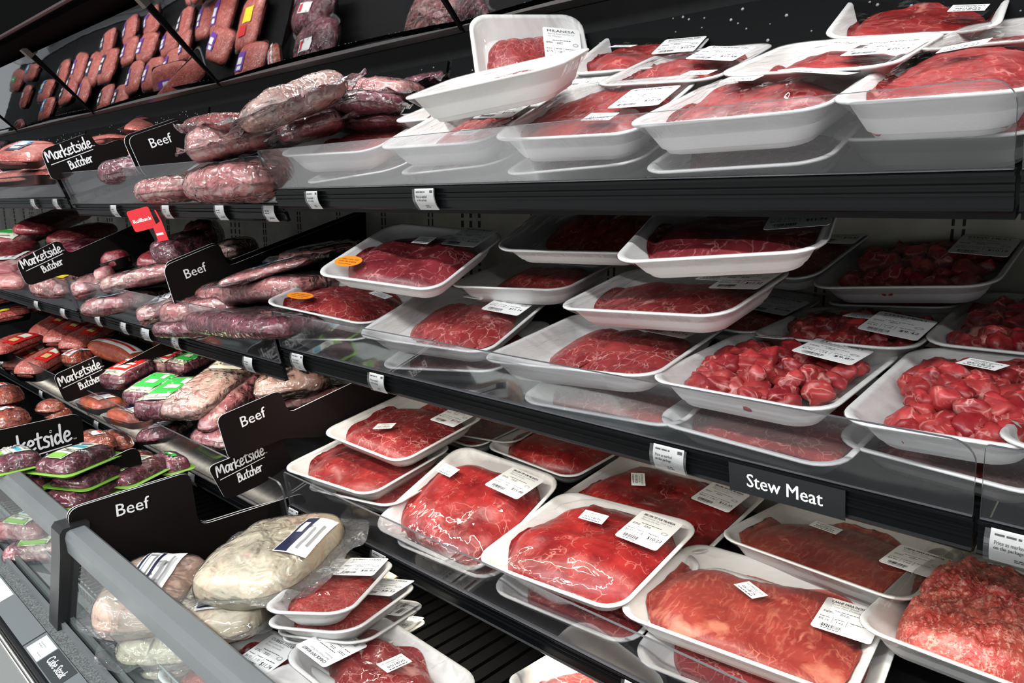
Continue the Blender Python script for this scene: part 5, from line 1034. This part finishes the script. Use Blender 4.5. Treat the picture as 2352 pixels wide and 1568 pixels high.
# ------------------------------------------------------------------ well, left bays
g6 = 'netted hams in the well'
for lb, a, b, h, w_ in (('netted orange red ham at the left edge', (-25, 900), (22, 925), .16, .12), ('netted ham with a metal clip beside the left edge', (92, 945), (138, 932), .14, .08), ('netted ham behind the top of the big Marketside sign', (118, 950), (150, 955), .12, .07),
                    ('bright red ham with a round white label', (-15, 960), (45, 975), .13, .11), ('orange red ham at the near side of the big Marketside sign', (195, 1000), (250, 1030), .10, .08), ('dark red ham under the lower channel', (235, 1000), (290, 1030), .07, .08), ('dark ham beyond the black divider tab', (312, 1045), (342, 1070), .08, .06)):
    pack(lb, PP(3, 0, *a, h), PP(3, 0, *b, h), w_, w_*.7, 'ham', name='netted_ham', lab='small' if 'round white' in lb or 'orange red ham at' in lb else None, n=2.2, m=2.2, amp=.08, group=g6)
g7 = 'green edged roasts in the well'
lime = mat('lime_backing_card', (.20, .42, .05), .45)
for lb, a, b, h, l_ in (('green edged roast with cream label at the far left by the rail', (-25, 1075), (85, 1050), .20, 'roast'), ('green edged roast with teal print before the Marketside sign', (110, 1085), (235, 1035), .19, 'roast'), ('green edged roast lying under the two upper ones', (150, 1118), (258, 1070), .15, None),
                    ('green edged roast second from the bottom by the Beef sign', (130, 1160), (250, 1110), .12, None), ('green edged roast with teal printed label against the Beef sign', (252, 1112), (355, 1062), .13, 'roast'), ('dark roast half hidden under the far left one', (50, 1115), (110, 1095), .14, None),
                    ('bottom roast behind the top edge of the Beef sign', (180, 1165), (280, 1130), .08, None), ('small roast with green corner past the divider', (362, 1075), (420, 1060), .12, 'gtag'),
                    ('lowest dark roast beside the rail', (100, 1170), (150, 1150), .09, None)):
    pack(lb, PP(2, 0, *a, h), PP(2, 0, *b, h), .10, .052, 'purple', lab=l_, n=5, m=3, amp=.05, group=g7, name='roast_pack', extra=lambda r, a, b, c, B, top: MB().loft([rrect(2*a+.018, 2*b+.022, .02, -.004), rrect(2*a+.02, 2*b+.024, .02, -.003), rrect(2*a+.018, 2*b+.022, .02, -.002)]).build('backing_card', lime, r, B))
for lb, a, b, h in (('green labelled brown roast seen through the far front glass', (25, 1235), (115, 1190), .06), ('lower green labelled roast seen through the far front glass', (75, 1285), (125, 1235), .03)):
    pack(lb, PP(2, 0, *a, h), PP(2, 0, *b, h), .13, .055, 'brisket', lab='roast', n=5, group=g7, name='roast_pack')
# ------------------------------------------------------------------ well, near bay: pale vacuum bags
g8 = 'pale vacuum bags in the well'
pack('large cream vacuum bag of tripe leaning up by the shelf', PP(1, 0, 510, 1290, .12), PP(1, 0, 752, 1275, .15), .27, .085, 'tripe', lab='bwr', n=3.6, m=3.2, amp=.07, cover='soft', flange=.03, group=g8, freq=14, down=1)
pack('cream vacuum bag with navy and white label in the middle of the well', PP(1, 0, 415, 1385, .08), PP(1, 0, 640, 1365, .085), .23, .075, 'tripe', lab='bw', n=3.4, m=3, amp=.06, cover='soft', flange=.018, group=g8, freq=14)
pack('pink tinged vacuum bag behind the grey rail with two labels', PP(1, 0, 240, 1375, .09), PP(1, 0, 465, 1362, .09), .21, .085, 'foot', lab='bw', n=3, m=3, amp=.07, cover='soft', flange=.014, group=g8, freq=14)
pack('pale vacuum bag under the pink tinged one behind the glass', PP(1, 0, 300, 1445, .045), PP(1, 0, 520, 1440, .045), .20, .07, 'tripe', n=3, amp=.1, flange=.02, group=g8, freq=12)
pack('lowest pale vacuum bag seen through the front glass', PP(1, 0, 330, 1495, .02), PP(1, 0, 500, 1480, .02), .16, .035, 'tripe', n=3, amp=.1, group=g8, freq=12)
pack('pale vacuum bag at the back of the well under the lower shelf', PP(1, 0, 700, 1250, .06), PP(1, 0, 900, 1330, .05), .16, .06, 'tripe', n=3, amp=.1, group=g8, freq=12)
